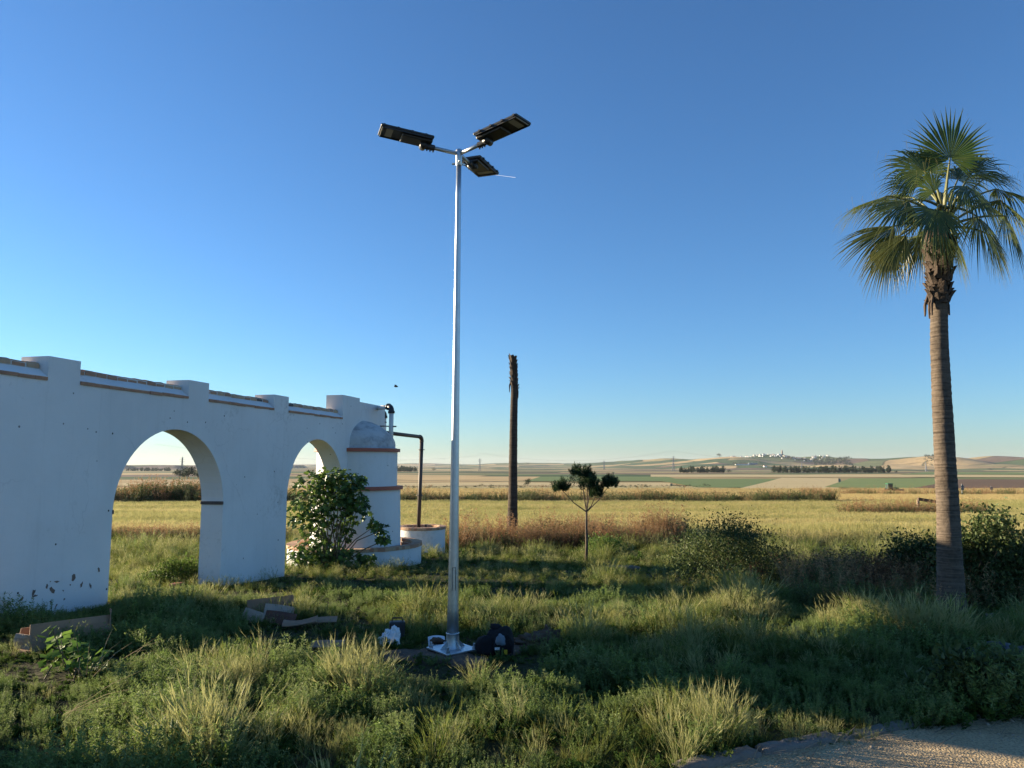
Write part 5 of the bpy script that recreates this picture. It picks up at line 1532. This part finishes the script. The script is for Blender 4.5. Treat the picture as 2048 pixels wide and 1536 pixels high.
belt('field_hedge', 780, 1420, 300, 330, 260, 3.0, 'broken hedge line across the middle of the plain', kinds=(2,), jitter=.8, depth=14, seed=9, cat='hedge')
belt('field_hedge', 960, 1500, 186, 190, 160, 4.0, 'scattered bushes between the two pale wheat fields', kinds=(2,), jitter=.8, depth=8, seed=10, cat='hedge')

# hilltop town
def build_town():
    rn = np.random.default_rng(90)
    def house_mesh(w, d, h, rh):
        mb = MB(); mb.box((0, 0, h / 2 - 2), (w, d, h + 4))
        V = [(-w / 2, -d / 2, h), (w / 2, -d / 2, h), (w / 2, d / 2, h), (-w / 2, d / 2, h), (-w / 2, 0, h + rh), (w / 2, 0, h + rh)]
        mb.add(V, [(0, 1, 5, 4), (2, 3, 4, 5), (1, 2, 5), (3, 0, 4)], 1)
        for k in (-1, 0, 1): mb.add([(k * w * .3 - .5, -d / 2 - .05, h * .45), (k * w * .3 + .5, -d / 2 - .05, h * .45), (k * w * .3 + .5, -d / 2 - .05, h * .7), (k * w * .3 - .5, -d / 2 - .05, h * .7)], [(0, 1, 2, 3)], 2)
        o = mb.obj('house', [M['housewhite'], M['houseroof'], M['cabglass']]); me = o.data; COL.objects.unlink(o); bpy.data.objects.remove(o); return me
    protos = [house_mesh(11, 9, 6.5, 2.2), house_mesh(8, 8, 7.5, 1.8), house_mesh(15, 9, 6, 2.2), house_mesh(7, 7, 5, 1.5)]
    n = 0
    while n < 130:
        q = rn.random(); px = 1455 + 195 * q + rn.normal() * 5
        Yh = 4720 + rn.normal() * 60 - 260 * rn.random() ** 1.6 * (1 if 1540 < px < 1640 else .35)
        X = (px - 1024) / F * Yh; z = gz1(X, Yh)
        o = bpy.data.objects.new('house', protos[rn.integers(0, 4)]); COL.objects.link(o)
        o.location = (X, Yh, z); o.rotation_euler = (0, 0, rn.normal() * .5); s = rn.uniform(.55, 1.0); o.scale = (s, s, s)
        tag(o, 'one of the many tiny white houses of the hilltop town', 'house', 'white houses of the hilltop town'); n += 1
    X, Yh = (1562 - 1024) / F * 4700, 4700; z = gz1(X, Yh); t = empty('church', (X, Yh, z), 'church tower rising above the white houses of the hilltop town', 'church')
    mb = MB(); mb.box((X, Yh, z + 12), (8, 8, 28)); mb.obj('tower_shaft', M['tower'], t); mb = MB(); mb.box((X, Yh, z + 28), (6, 6, 6)); mb.obj('belfry', M['tower'], t)
    mb = MB(); mb.box((X, Yh, z + 34), (6, 6, 6), taper=.1); mb.obj('spire', M['houseroof'], t); mb = MB(); mb.box((X - 14, Yh + 4, z + 4), (22, 14, 14)); mb.obj('nave', M['housewhite'], t)
    for (px, Yb, w, h, mat, lab) in ((1481, 3600, 62, 6, 'housewhite', 'long low white farm building under the hill left of the shed'), (1503, 3640, 42, 17, 'shed', 'big blue-grey shed below the hilltop town'), (1512, 3590, 22, 6, 'housewhite', 'white building front before the big blue-grey shed'), (1527, 3300, 12, 5, 'housewhite', 'small white hut alone on the plain right of the shed'), (1625, 4450, 75, 5, 'housewhite', 'long white building on the hilltop right of the town')):
        X = (px - 1024) / F * Yb; z = gz1(X, Yb); t = empty('farm_building', (X, Yb, z), lab, 'building')
        mb = MB(); mb.box((X, Yb, z + h / 2 - 2), (w, 14, h + 4)); mb.obj('wall', M[mat], t)
        mb = MB(); V = [(X - w / 2 - .5, Yb - 7.6, z + h), (X + w / 2 + .5, Yb - 7.6, z + h), (X + w / 2 + .5, Yb + 7.6, z + h), (X - w / 2 - .5, Yb + 7.6, z + h), (X - w / 2, Yb, z + h + 2.6), (X + w / 2, Yb, z + h + 2.6)]
        mb.add(V, [(0, 1, 5, 4), (2, 3, 4, 5), (1, 2, 5), (3, 0, 4)]); mb.obj('roof', M['houseroof'] if mat == 'housewhite' else M['shed'], t)
build_town()

# bird and contrail
def build_sky_things():
    c = np.array(P(792, 773, 26)); t = empty('bird', c, 'small dark bird flying above the wall end', 'bird')
    mb = MB(); blob(mb, c, (.075, .03, .028), 14, 10, 0); mb.obj('bird_body', M['bird'], t, smooth=True)
    for s in (-1, 1):
        mb = MB(); mb.add([c + np.array([.03, 0, .01]), c + np.array([-.04, 0, .01]), c + np.array([-.05, s * .10, .05]), c + np.array([-.02, s * .16, .03]), c + np.array([.02, s * .09, .055])], [(0, 1, 2, 4), (2, 3, 4)]); mb.obj('wing', M['bird'], t)
    m, N, L, B = newmat('contrail_ice'); N.remove(B); ts = N.new('ShaderNodeBsdfTranslucent'); setc(ts.inputs['Color'], (.95, .95, .95)); tp = N.new('ShaderNodeBsdfTransparent'); mx = N.new('ShaderNodeMixShader'); mx.inputs[0].default_value = .45; L.new(tp.outputs[0], mx.inputs[1]); L.new(ts.outputs[0], mx.inputs[2]); L.new(mx.outputs[0], N['Material Output'].inputs['Surface'])
    for (a, b, lab) in (((984, 349), (1031, 355), 'thin white aircraft trail right of the lamp heads'),):
        p, q = Vector(P(*a, 16000)), Vector(P(*b, 16000)); mb = MB(); mb.tube([p, p.lerp(q, .5), q], [3, 4, 5], 6)
        tag(mb.obj('contrail', m), lab, 'contrail')
build_sky_things()

# ------------------------------------------------------------------ ground cover, grass, crops (stuff)
def blades(rn, n, rad, h0, h1, w, lean, curve, segs=3, t0=0., t1=1., head=None, fan=False):
    V = []; Fc = []; T = []
    for i in range(n):
        th = rn.uniform(0, 6.28); r_ = rad * math.sqrt(rn.random()); b = np.array([r_ * math.cos(th), r_ * math.sin(th), -.02])
        oa = th + rn.normal() * .9; od = np.array([math.cos(oa), math.sin(oa), 0]); fa = rn.uniform(0, 6.28); sd = np.array([math.cos(fa), math.sin(fa), 0])
        h = rn.uniform(h0, h1); le = lean * (abs(rn.normal()) if fan else rn.normal()); cu = abs(curve * rn.normal()); o = len(V); ww = w * rn.uniform(.6, 1.3); tt = rn.uniform(-.15, .15)
        for s in np.linspace(0, 1, segs + 1):
            c = b + od * h * (le * s + cu * s * s) + np.array([0, 0, h * (s - .45 * cu * s * s)])
            wd = ww * (1 - s ** 1.6) + .0004
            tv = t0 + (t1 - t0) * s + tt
            if s < 1: V += [c - sd * wd / 2, c + sd * wd / 2]; T += [tv, tv]
            else: V.append(c); T.append(tv)
        for k in range(segs - 1): Fc += [(o + 2 * k, o + 2 * k + 1, o + 2 * k + 3), (o + 2 * k, o + 2 * k + 3, o + 2 * k + 2)]
        k = segs - 1; Fc.append((o + 2 * k, o + 2 * k + 1, o + 2 * k + 2))
        if head is not None and rn.random() < head[0]:
            tip = V[-1]; d = od * (le + 2 * cu) + np.array([0, 0, 1 - .9 * cu]); d /= np.linalg.norm(d); hl = head[1] * rn.uniform(.7, 1.3); hw = head[2]
            for q in range(2):
                a = fa + q * 1.57; s2 = np.array([math.cos(a), math.sin(a), 0]); o = len(V)
                base = tip - d * hl * .35
                V += [base, base + d * hl * .35 + s2 * hw / 2, base + d * hl, base + d * hl * .35 - s2 * hw / 2]; T += [t1] * 4
                Fc += [(o, o + 1, o + 2), (o, o + 2, o + 3)]
            for q in range(head[3]):
                o = len(V); dd = d + rn.normal(size=3) * .22; st = tip + d * hl * rn.uniform(-.2, .4)
                V += [st - sd * .0012, st + sd * .0012, st + dd * hl * rn.uniform(.7, 1.1)]; T += [1, 1, 1]; Fc.append((o, o + 1, o + 2))
    return np.array(V), np.array(Fc), np.clip(T, 0, 1)

def weed_mesh(rn, stems, h0, h1, rad, leaves, size, asp):
    C = []; T = []; Dr = []; SV = []; SF = []; ST = []
    for i in range(stems):
        th = rn.uniform(0, 6.28); r_ = rad * math.sqrt(rn.random()) * .4; b = np.array([r_ * math.cos(th), r_ * math.sin(th), -.02]); h = rn.uniform(h0, h1)
        e = b + np.array([math.cos(th) * rad * rn.uniform(.1, .8), math.sin(th) * rad * rn.uniform(.1, .8), h])
        o = len(SV); sd = np.array([.0022, .001, 0]); SV += [b - sd, b + sd, e]; SF.append((o, o + 1, o + 2)); ST += [.4, .4, .6]
        f = rn.random(leaves) ** .7
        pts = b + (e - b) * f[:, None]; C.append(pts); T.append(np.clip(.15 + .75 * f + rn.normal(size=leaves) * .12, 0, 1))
        a = rn.uniform(0, 6.28, leaves); Dr.append(np.stack([np.cos(a), np.sin(a), rn.uniform(.1, .9, leaves)], 1))
    C = np.concatenate(C); T = np.concatenate(T); Dr = np.concatenate(Dr)
    V, Fc = leaf_arrays(C, size, asp, rn, .3, .2, Dr)
    o = len(V); V = np.concatenate([V, np.array(SV)]); Fc = np.concatenate([Fc, np.array(SF) + o])
    return V, Fc, np.concatenate([np.repeat(T, 4), ST])

rn = np.random.default_rng(77)
def tm(name, data, mat): return template(name, data[0], data[1], data[2], mat)
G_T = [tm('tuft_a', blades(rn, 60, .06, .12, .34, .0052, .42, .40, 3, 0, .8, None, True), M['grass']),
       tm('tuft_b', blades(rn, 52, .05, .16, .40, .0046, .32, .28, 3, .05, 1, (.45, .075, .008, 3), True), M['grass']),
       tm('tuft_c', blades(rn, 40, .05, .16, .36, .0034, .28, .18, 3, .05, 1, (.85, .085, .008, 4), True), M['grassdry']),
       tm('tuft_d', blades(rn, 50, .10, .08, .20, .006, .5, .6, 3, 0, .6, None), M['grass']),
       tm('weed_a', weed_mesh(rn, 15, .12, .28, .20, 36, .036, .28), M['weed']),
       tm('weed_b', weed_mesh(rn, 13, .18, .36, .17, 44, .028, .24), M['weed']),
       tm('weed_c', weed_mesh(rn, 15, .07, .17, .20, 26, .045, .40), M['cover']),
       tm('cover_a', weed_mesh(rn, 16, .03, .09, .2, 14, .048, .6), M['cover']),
       tm('stalks', blades(rn, 7, .10, .35, .6, .0030, .35, .3, 3, .6, 1, (.5, .06, .008, 2)), M['grassdry'])]

SOIL = [(GP(*p), r) for p, r in (((880, 1312), .30), ((800, 1312), .22), ((1000, 1300), .26), ((1075, 1288), .26), ((940, 1325), .2), ((700, 1318), .18))]
def soil_mask(x, y):
    m_ = np.zeros_like(np.asarray(x, float))
    for g, r_ in SOIL: m_ = np.maximum(m_, 1.2 - np.hypot(x - g[0], (y - g[1])) / r_ * .7 - .25 * (fbm(np.asarray(x) * 6, np.asarray(y) * 6, 81, 2)))
    return m_
def build_soil():
    xs = np.linspace(-2.0, 1.0, 76); ys = np.linspace(5.6, 7.6, 50); X, Y = np.meshgrid(xs, ys); m_ = soil_mask(X.ravel(), Y.ravel())
    Z = gz(X.ravel(), Y.ravel()) + .006 + .035 * fbm(X.ravel() * 9, Y.ravel() * 9, 83, 3) - np.clip(.5 - m_, 0, 1) * .25
    n = len(xs); Fc = [(j * n + i, j * n + i + 1, (j + 1) * n + i + 1, (j + 1) * n + i) for j in range(len(ys) - 1) for i in range(n - 1)]
    Fc = [f for f in Fc if max(m_[k] for k in f) > .3]
    mb = MB(); mb.add(np.stack([X.ravel(), Y.ravel(), Z], 1), Fc); tag(mb.obj('bare_soil', M['earth'], smooth=True), kind='structure')
build_soil()
def blocked(x, y):
    """True where no plants grow: path, wall, tower, lamp base, bags"""
    b = path_side(x, y) < np.where(x > 1.75, -.14, .0)
    tx = (x - WO.x) * WD.x + (y - WO.y) * WD.y; nx = (x - WO.x) * WN.x + (y - WO.y) * WN.y
    yy = 9.4 + tx * math.cos(WA)
    inw = (nx < .04) & (nx > -WT - .04) & (yy < Y1 + .05)
    for (a, c) in ARCHES: inw &= ~((yy > a + .05) & (yy < c - .05))
    b |= inw
    b |= np.hypot(x - TC.x, y - TC.y) < 1.5
    b |= np.hypot(x - WELL[0], y - WELL[1]) < .68
    b |= np.hypot(x - LAMP.x, y - LAMP.y) < .26
    b |= soil_mask(x, y) > .5
    return b
BARE = [(GP(*p), r) for p, r in (((905, 1300), .55), ((905, 1350), .45), ((1000, 1352), .35), ((800, 1345), .30), ((560, 1300), .45), ((130, 1345), .45), ((60, 1340), .35), ((210, 1330), .35), ((540, 1285), .5), ((640, 1290), .4), ((780, 1330), .3),  ((1080, 1330), .4),  ((780, 1290), .28), ((985, 1305), .36), ((1075, 1290), .34), ((860, 1310), .3), ((540, 1250), .34), ((610, 1255), .3), ((140, 1290), .30), ((90, 1300), .25), ((200, 1285), .22))]
def near_scale(x, y):
    s = np.ones_like(x)
    for g, r_ in BARE:
        d = np.hypot(x - g[0], (y - g[1]) * 1.0); s = np.minimum(s, np.clip((d - r_ * .55) / (r_ * .6), .22 if g[0] > -1.4 else .42, 1))
    return s
TALL = [(GP(*p), r, k) for p, r, k in (((470, 1375), .26, 2), ((720, 1392), .26, 2), ((950, 1380), .10, 2), ((845, 1420), .15, 2), ((1110, 1262), .9, 1), ((640, 1250), .6, 1), ((1480, 1232), .5, 2), ((1720, 1262), .4, 2), ((1860, 1290), .35, 2), ((1590, 1476), .2, 2), ((1400, 1480), .35, 1), ((620, 1500), .3, 2), ((400, 1530), .3, 2), ((900, 1510), .3, 1), ((1490, 1215), .4, 1), ((1010, 1240), .7, 1), ((1330, 1310), .3, 2))]

def scatter_near():
    rn = np.random.default_rng(5)
    P_ = []; I_ = []; S_ = []
    def region(n, ya, yb, wide=.80):
        y = np.sqrt(rn.random(n) * (yb ** 2 - ya ** 2) + ya ** 2); x = (rn.random(n) * 2 - 1) * (wide * y + .6)
        return x, y
    for (n, ya, yb, sm) in ((19000, 2.6, 9.5, .66), (17000, 9.5, 17, .62), (11500, 17, 25, .95)):
        x, y = region(n, ya, yb)
        m_ = ~blocked(x, y); x, y = x[m_], y[m_]
        a = fbm(x / 1.1 + 30, y / 1.1 + 30, 3, 2); b = fbm(x / .8 + 7, y / .8, 9, 2); c = fbm(x / 2.5 + 3, y / 2.5, 15, 2)
        u = rn.random(len(x))
        idx = np.full(len(x), 7)
        grassy = a > .60
        for g, r_, k in TALL: grassy |= np.hypot(x - g[0], y - g[1]) < r_
        far = y > 11
        grassy |= far & (u < .75)
        w = ~grassy
        idx[w] = np.where(u[w] < .32, 4, np.where(u[w] < .58, 5, np.where(u[w] < .82, 6, np.where(u[w] < .93, 7, 0))))
        gsel = grassy
        idx[gsel] = np.where(u[gsel] < .14, 0, np.where(u[gsel] < .34, 1, np.where(u[gsel] < .46, 2, np.where(u[gsel] < .66, 3, np.where(u[gsel] < .74, 7, np.where(u[gsel] < .745, 8, np.where(u[gsel] < .86, 6, 5)))))))
        mound = fbm(x / .55 + 70, y / .55 + 11, 44, 2)
        s = sm * rn.uniform(.6, 1.2, len(x)) * (.26 + 1.45 * np.clip((mound * .65 + b * .35 - .24) * 1.7, 0, 1) ** 1.5)
        s *= near_scale(x, y)
        if ya < 5:
            gr = np.isin(idx, [0, 1, 2]); drop = gr & (rn.random(len(x)) < .5); idx = np.where(drop, np.where(rn.random(len(x)) < .5, 7, 6), idx); s = np.where(gr & ~drop, s * 1.15, s); s = np.where(drop, s * .8, s)
        s = np.where((x < 0.5) & (y > 10.2) & (y < 16.8), s * .72, s)
        for g, r_, k in TALL:
            d = np.hypot(x - g[0], y - g[1]); q = d < r_; s = np.where(q, s * (1.0 + .35 * (1 - d / r_) * k * .5), s)
            sel = q & (rn.random(len(x)) < .30) & (k == 2); idx = np.where(sel, 2, idx)
        s = np.where((idx == 2) & (near_scale(x, y) < .7), s * .5, s)
        P_.append(np.stack([x, y, gz(x, y)], 1)); I_.append(idx); S_.append(s)
    Pn = np.concatenate(P_); I = np.concatenate(I_); S = np.concatenate(S_); n = len(Pn)
    rot = np.stack([rn.normal(size=n) * .10, rn.normal(size=n) * .10, rn.uniform(0, 6.28, n)], 1)
    sc = np.stack([S, S, S * rn.uniform(.8, 1.2, n)], 1)
    isg = np.isin(I, [0, 1, 2, 3, 8])
    remap = {0: 0, 1: 1, 2: 2, 3: 3, 8: 4}
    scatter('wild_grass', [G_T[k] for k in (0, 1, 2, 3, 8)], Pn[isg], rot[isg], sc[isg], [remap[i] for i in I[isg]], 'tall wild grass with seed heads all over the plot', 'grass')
    remap = {4: 0, 5: 1, 6: 2, 7: 3}
    scatter('ground_weeds', [G_T[k] for k in (4, 5, 6, 7)], Pn[~isg], rot[~isg], sc[~isg], [remap[i] for i in I[~isg]], 'feathery green weeds and leafy ground cover across the plot', 'weeds')
scatter_near()

# barley
def scatter_barley():
    rn = np.random.default_rng(6)
    M['barley_green'] = leafmat('green_barley', (0.10, 0.11, 0.03), (0.50, 0.465, 0.19), (0.42, 0.41, 0.16), 0.4)
    B_T = [tm('barley_a', blades(rn, 30, .20, .45, .68, .011, .12, .25, 3, -.1, .9, (.9, .10, .016, 2)), M['barley']),
           tm('barley_b', blades(rn, 30, .20, .42, .64, .011, .16, .3, 3, -.1, .9, (.9, .10, .016, 2)), M['barley_green'])]
    P_ = []; S_ = []
    for (n, ya, yb, s0) in ((15000, 22, 36, 1.0), (16000, 36, 55, 1.35), (15000, 55, 82, 1.9)):
        y = np.sqrt(rn.random(n) * (yb ** 2 - ya ** 2) + ya ** 2); x = (rn.random(n) * 2 - 1) * (.76 * y + 1.5)
        edge = np.where(x < 2, 25.5, 25.5 - np.clip((x - 2) / 6, 0, 1) * 3.2) + (fbm(x / 2, y / 2, 60, 2) - .5) * 2
        k = y > edge; x, y = x[k], y[k]
        tr = np.abs(((x * .93 + y * .37) % 17.0) - 8.5); k = ~(((tr > .55) & (tr < .95)) | ((np.abs(((x * .25 - y) % 11.0) - 5.5) < .25))) | (rn.random(len(x)) < .25); x, y = x[k], y[k]
        wob = fbm(x / 9, y / 2.2, 61, 3)
        k = rn.random(len(x)) < np.clip(.35 + 1.6 * (wob - .25), .3, 1); x, y, wob = x[k], y[k], wob[k]
        P_.append(np.stack([x, y, gz(x, y)], 1)); S_.append(s0 * rn.uniform(.85, 1.15, len(x)))
    Pn = np.concatenate(P_); S = np.concatenate(S_); n = len(Pn)
    hz = (.72 + .35 * fbm(Pn[:, 0] / 6, Pn[:, 1] / 2.5, 62, 2)) / np.maximum(S, 1) ** .75
    scatter('barley_crop', B_T, Pn, np.stack([rn.normal(size=n) * .08, rn.normal(size=n) * .08, rn.uniform(0, 6.28, n)], 1), np.stack([S, S, S * hz], 1), ((fbm(Pn[:, 0] / 11 + 2, Pn[:, 1] / 3.2, 66, 3) + rn.normal(size=n) * .10 + np.clip((Pn[:, 1] - 30) / 90, 0, .12)) > .55).astype(int), 'ripening green-gold barley crop filling the field behind the plot', 'barley')
scatter_barley()
def scatter_wheat():
    rn = np.random.default_rng(26)
    W_T = [tm('wheat_a', blades(rn, 30, .22, .5, .75, .016, .12, .2, 3, 0, .9, (.9, .12, .03, 0)), M['wheat'])]
    P_ = []; S_ = []
    for (n, ya, yb, s0) in ((12000, 85, 150, 2.4), (9000, 190, 265, 5.0)):
        y = np.sqrt(rn.random(n) * (yb ** 2 - ya ** 2) + ya ** 2); x = (rn.random(n) * 2 - 1) * (.74 * y + 1.5)
        k = rn.random(n) < np.clip(.4 + 1.8 * (fbm(x / 30, y / 6, 64, 2) - .25), .3, 1); x, y = x[k], y[k]
        P_.append(np.stack([x, y, gz(x, y)], 1)); S_.append(s0 * rn.uniform(.85, 1.15, len(x)))
    Pn = np.concatenate(P_); S = np.concatenate(S_); n = len(Pn)
    scatter('wheat_crop', W_T, Pn, np.stack([rn.normal(size=n) * .06, rn.normal(size=n) * .06, rn.uniform(0, 6.28, n)], 1), np.stack([S, S, np.full(n, 1.0)], 1), np.zeros(n), 'pale ripe wheat standing in the fields beyond the scrub row', 'wheat')
scatter_wheat()

# dry brush along the field edge and scrub rows out in the field
def scatter_brush():
    rn = np.random.default_rng(16)
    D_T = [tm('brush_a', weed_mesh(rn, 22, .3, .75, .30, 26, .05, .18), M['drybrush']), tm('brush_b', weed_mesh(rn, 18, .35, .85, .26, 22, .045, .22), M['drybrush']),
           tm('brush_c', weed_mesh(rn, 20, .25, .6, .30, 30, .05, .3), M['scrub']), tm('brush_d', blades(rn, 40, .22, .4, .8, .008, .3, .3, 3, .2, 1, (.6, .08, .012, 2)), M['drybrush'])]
    def go(name, pts, scl, idx, label, cat):
        n = len(pts); scatter(name, D_T, pts, np.stack([rn.normal(size=n) * .1, rn.normal(size=n) * .1, rn.uniform(0, 6.28, n)], 1), scl, idx, label, cat)
    # edge brush: X range from the lamp to the right
    n = 760; q = rn.random(n); px = 895 + 460 * q; Y = 23.4 + rn.normal(size=n) * .8; x = (px - 1024) / F * Y
    k = ~blocked(x, Y); x, Y = x[k], Y[k]
    s = rn.uniform(.7, 1.35, len(x)) * (.30 + 1.35 * fbm(x / 1.1, Y / 1.1, 47, 2)); grn = fbm(x / 1.6 + 5, Y / 1.6, 48, 2) > .52; idx = np.where(grn & (rn.random(len(x)) < .75), 2, rn.choice(4, len(x), p=[.36, .3, .10, .24]))
    go('dry_brush', np.stack([x, Y, gz(x, Y)], 1), np.stack([s, s, s], 1), idx, 'reddish tan dry brush between the grass plot and the barley', 'brush')
    n = 300; px = 1560 + 540 * rn.random(n); Y = 11.0 + rn.normal(size=n) * .9 + (px - 1560) * -.0018; x = (px - 1024) / F * Y; s = rn.uniform(.45, .9, n)
    go('dry_brush', np.stack([x, Y, gz(x, Y)], 1), np.stack([s, s, s], 1), rn.choice(4, n, p=[.25, .25, .35, .15]), 'mixed dry brush and scrub around the shrubs near the palm', 'brush')
    n = 300; px = 150 + 330 * rn.random(n); Y = 25.2 + rn.normal(size=n) * .5; x = (px - 1024) / F * Y; s = rn.uniform(.6, 1.0, n)
    go('dry_brush', np.stack([x, Y, gz(x, Y)], 1), np.stack([s, s, s], 1), rn.choice(4, n, p=[.2, .1, .4, .3]), 'dark brush at the crop edge seen through the first arch', 'brush')
    # scrub rows in the field at 80 m
    n = 1500; px = -60 + 1720 * rn.random(n); Y = 81 + rn.normal(size=n) * 1.6; x = (px - 1024) / F * Y; s = rn.uniform(1.5, 2.8, n) * (.7 + .7 * fbm(x / 5, Y / 5, 33, 2)) * np.where(px < 450, 1.5, 1.0)
    go('scrub_row', np.stack([x, Y, gz(x, Y)], 1), np.stack([s, s, s], 1), rn.choice(4, n, p=[.10, .08, .72, .10]), 'long row of olive scrub and weeds crossing behind the barley', 'scrub')
    # clump by the timber frame
    g = GP(1838, 1040); n = 240; px = 1675 + 285 * rn.random(n); Y = g[1] - 1.2 + rn.normal(size=n) * .9; x = (px - 1024) / F * Y; s = rn.uniform(1.0, 2.0, n)
    go('scrub_clump', np.stack([x, Y, gz(x, Y)], 1), np.stack([s, s, s], 1), rn.choice(4, n, p=[.34, .16, .4, .10]), 'rusty and green scrub clump around the timber frame in the field', 'scrub')
    # verge by tractor and signs
    n = 420; px = 1600 + 560 * rn.random(n); Y = 148 + rn.normal(size=n) * 5 + np.clip(1800 - px, 0, 400) * .22; x = (px - 1024) / F * Y; s = rn.uniform(1.3, 3.0, n)
    go('scrub_verge', np.stack([x, Y, gz(x, Y)], 1), np.stack([s, s, s], 1), rn.choice(4, n, p=[.3, .2, .4, .1]), 'scrubby road verge beside the tractor and the signs', 'scrub')
scatter_brush()

# dry grass lying on the path edge
def path_debris():
    rn = np.random.default_rng(19); V = []; Fc = []; T = []
    for i in range(260):
        x = rn.uniform(.6, 5.2); y = np.interp(x, PE[:, 0], PE[:, 1]) - abs(rn.normal()) * .16 - .05; a = rn.normal() * .5 + .35; l = rn.uniform(.08, .32); z = gz1(x, y) + .018 + rn.random() * .02
        d = np.array([math.cos(a), math.sin(a), rn.normal() * .05]); sd = np.array([-d[1], d[0], 0]) * .003; o = len(V); p = np.array([x, y, z])
        V += [p - sd, p + sd, p + d * l * .5 + sd * .8 + np.array([0, 0, .012]), p + d * l * .5 - sd * .8 + np.array([0, 0, .012]), p + d * l + sd * 6 * rn.normal()]
        Fc += [(o, o + 1, o + 2), (o, o + 2, o + 3), (o + 3, o + 2, o + 4)]; tn = rn.random(); T += [tn] * 5
    o = mesh_np('fallen_stalks', np.array(V), np.array(Fc), T, M['deadstalk']); tag(o, 'dark fallen stalks strewn along the path edge', 'litter', kind='stuff')
    V = []; Fc = []; T = []
    for (px, py, ax, n) in ((165, 1375, (.16, .0, .28), 7), (250, 1352, (.24, .1, .17), 4), (130, 1462, (.30, .1, .08), 6), (220, 1450, (.36, .15, .03), 5)):
        g = GP(px, py); g[2] = gz1(g[0], g[1]) + .05
        for i in range(n):
            p = g + rn.normal(size=3) * np.array([.06, .06, .02]) + np.array([0, 0, .04]); d = np.array(ax) + rn.normal(size=3) * .09; L_ = rn.uniform(.7, 1.25); sd = np.cross(d, [0, 1, .2]); sd = sd / np.linalg.norm(sd) * .0013; o = len(V)
            V += [p - sd, p + sd, p + d * L_ * .55 + sd + np.array([0, 0, .03]), p + d * L_ * .55 - sd + np.array([0, 0, .03]), p + d * L_]
            Fc += [(o, o + 1, o + 2), (o, o + 2, o + 3), (o + 3, o + 2, o + 4)]; tn = rn.random(); T += [tn] * 5
    o = mesh_np('dead_stems', np.array(V), np.array(Fc), T, M['straw']); tag(o, 'pale dead weed stems leaning in the left foreground', 'stems', kind='stuff')
def path_stones():
    rn = np.random.default_rng(29); T_ = []
    for q in range(3):
        mb = MB(); blob(mb, (0, 0, 0), (1, .8, .55), 9, 6, .25, 3, 50 + q); T_.append(template('pebble', mb.v, [f for f in mb.f], [.5] * len(mb.v), M['pebble']))
    n = 900; x = rn.uniform(.3, 5.5, n); y = np.interp(x, PE[:, 0], PE[:, 1]) - np.abs(rn.normal(size=n)) * .9 - .06
    sc = rn.lognormal(-5.2, .55, n); sc = np.clip(sc, .002, .02)
    scatter('loose_gravel', T_, np.stack([x, y, gz(x, y) + .012], 1), rn.uniform(0, 6.28, (n, 3)) * np.array([.1, .1, 1]), np.stack([sc, sc, sc], 1), rn.integers(0, 3, n), 'loose gravel stones lying on the sandy path', 'gravel')
M['pebble'] = plain('pebble_stone', (0.42, 0.35, 0.27), (0.26, 0.21, 0.16), 0.9, scale=3)
path_stones()
M['deadstalk'] = leafmat('dark_dead_stalk', (.10, .075, .045), (.36, .28, .17), None, .1)
M['straw'] = leafmat('pale_straw', (.36, .27, .16), (.55, .44, .28), None, .2)
path_debris()

# ------------------------------------------------------------------ haze
def build_haze():
    mb = MB(); mb.box((0, 0, 40), (25000, 25000, 140))
    m = bpy.data.materials.new('haze_air'); m.use_nodes = True; N = m.node_tree.nodes; L = m.node_tree.links
    N.remove(N['Principled BSDF']); v = N.new('ShaderNodeVolumePrincipled')
    v.inputs['Color'].default_value = (0.80, 0.88, 1.0, 1); v.inputs['Density'].default_value = 2.6e-5; v.inputs['Anisotropy'].default_value = 0.2
    L.new(v.outputs[0], N['Material Output'].inputs['Volume'])
    o = mb.obj('haze', m); tag(o, 'pale summer haze over the plain', 'haze', kind='stuff')
build_haze()
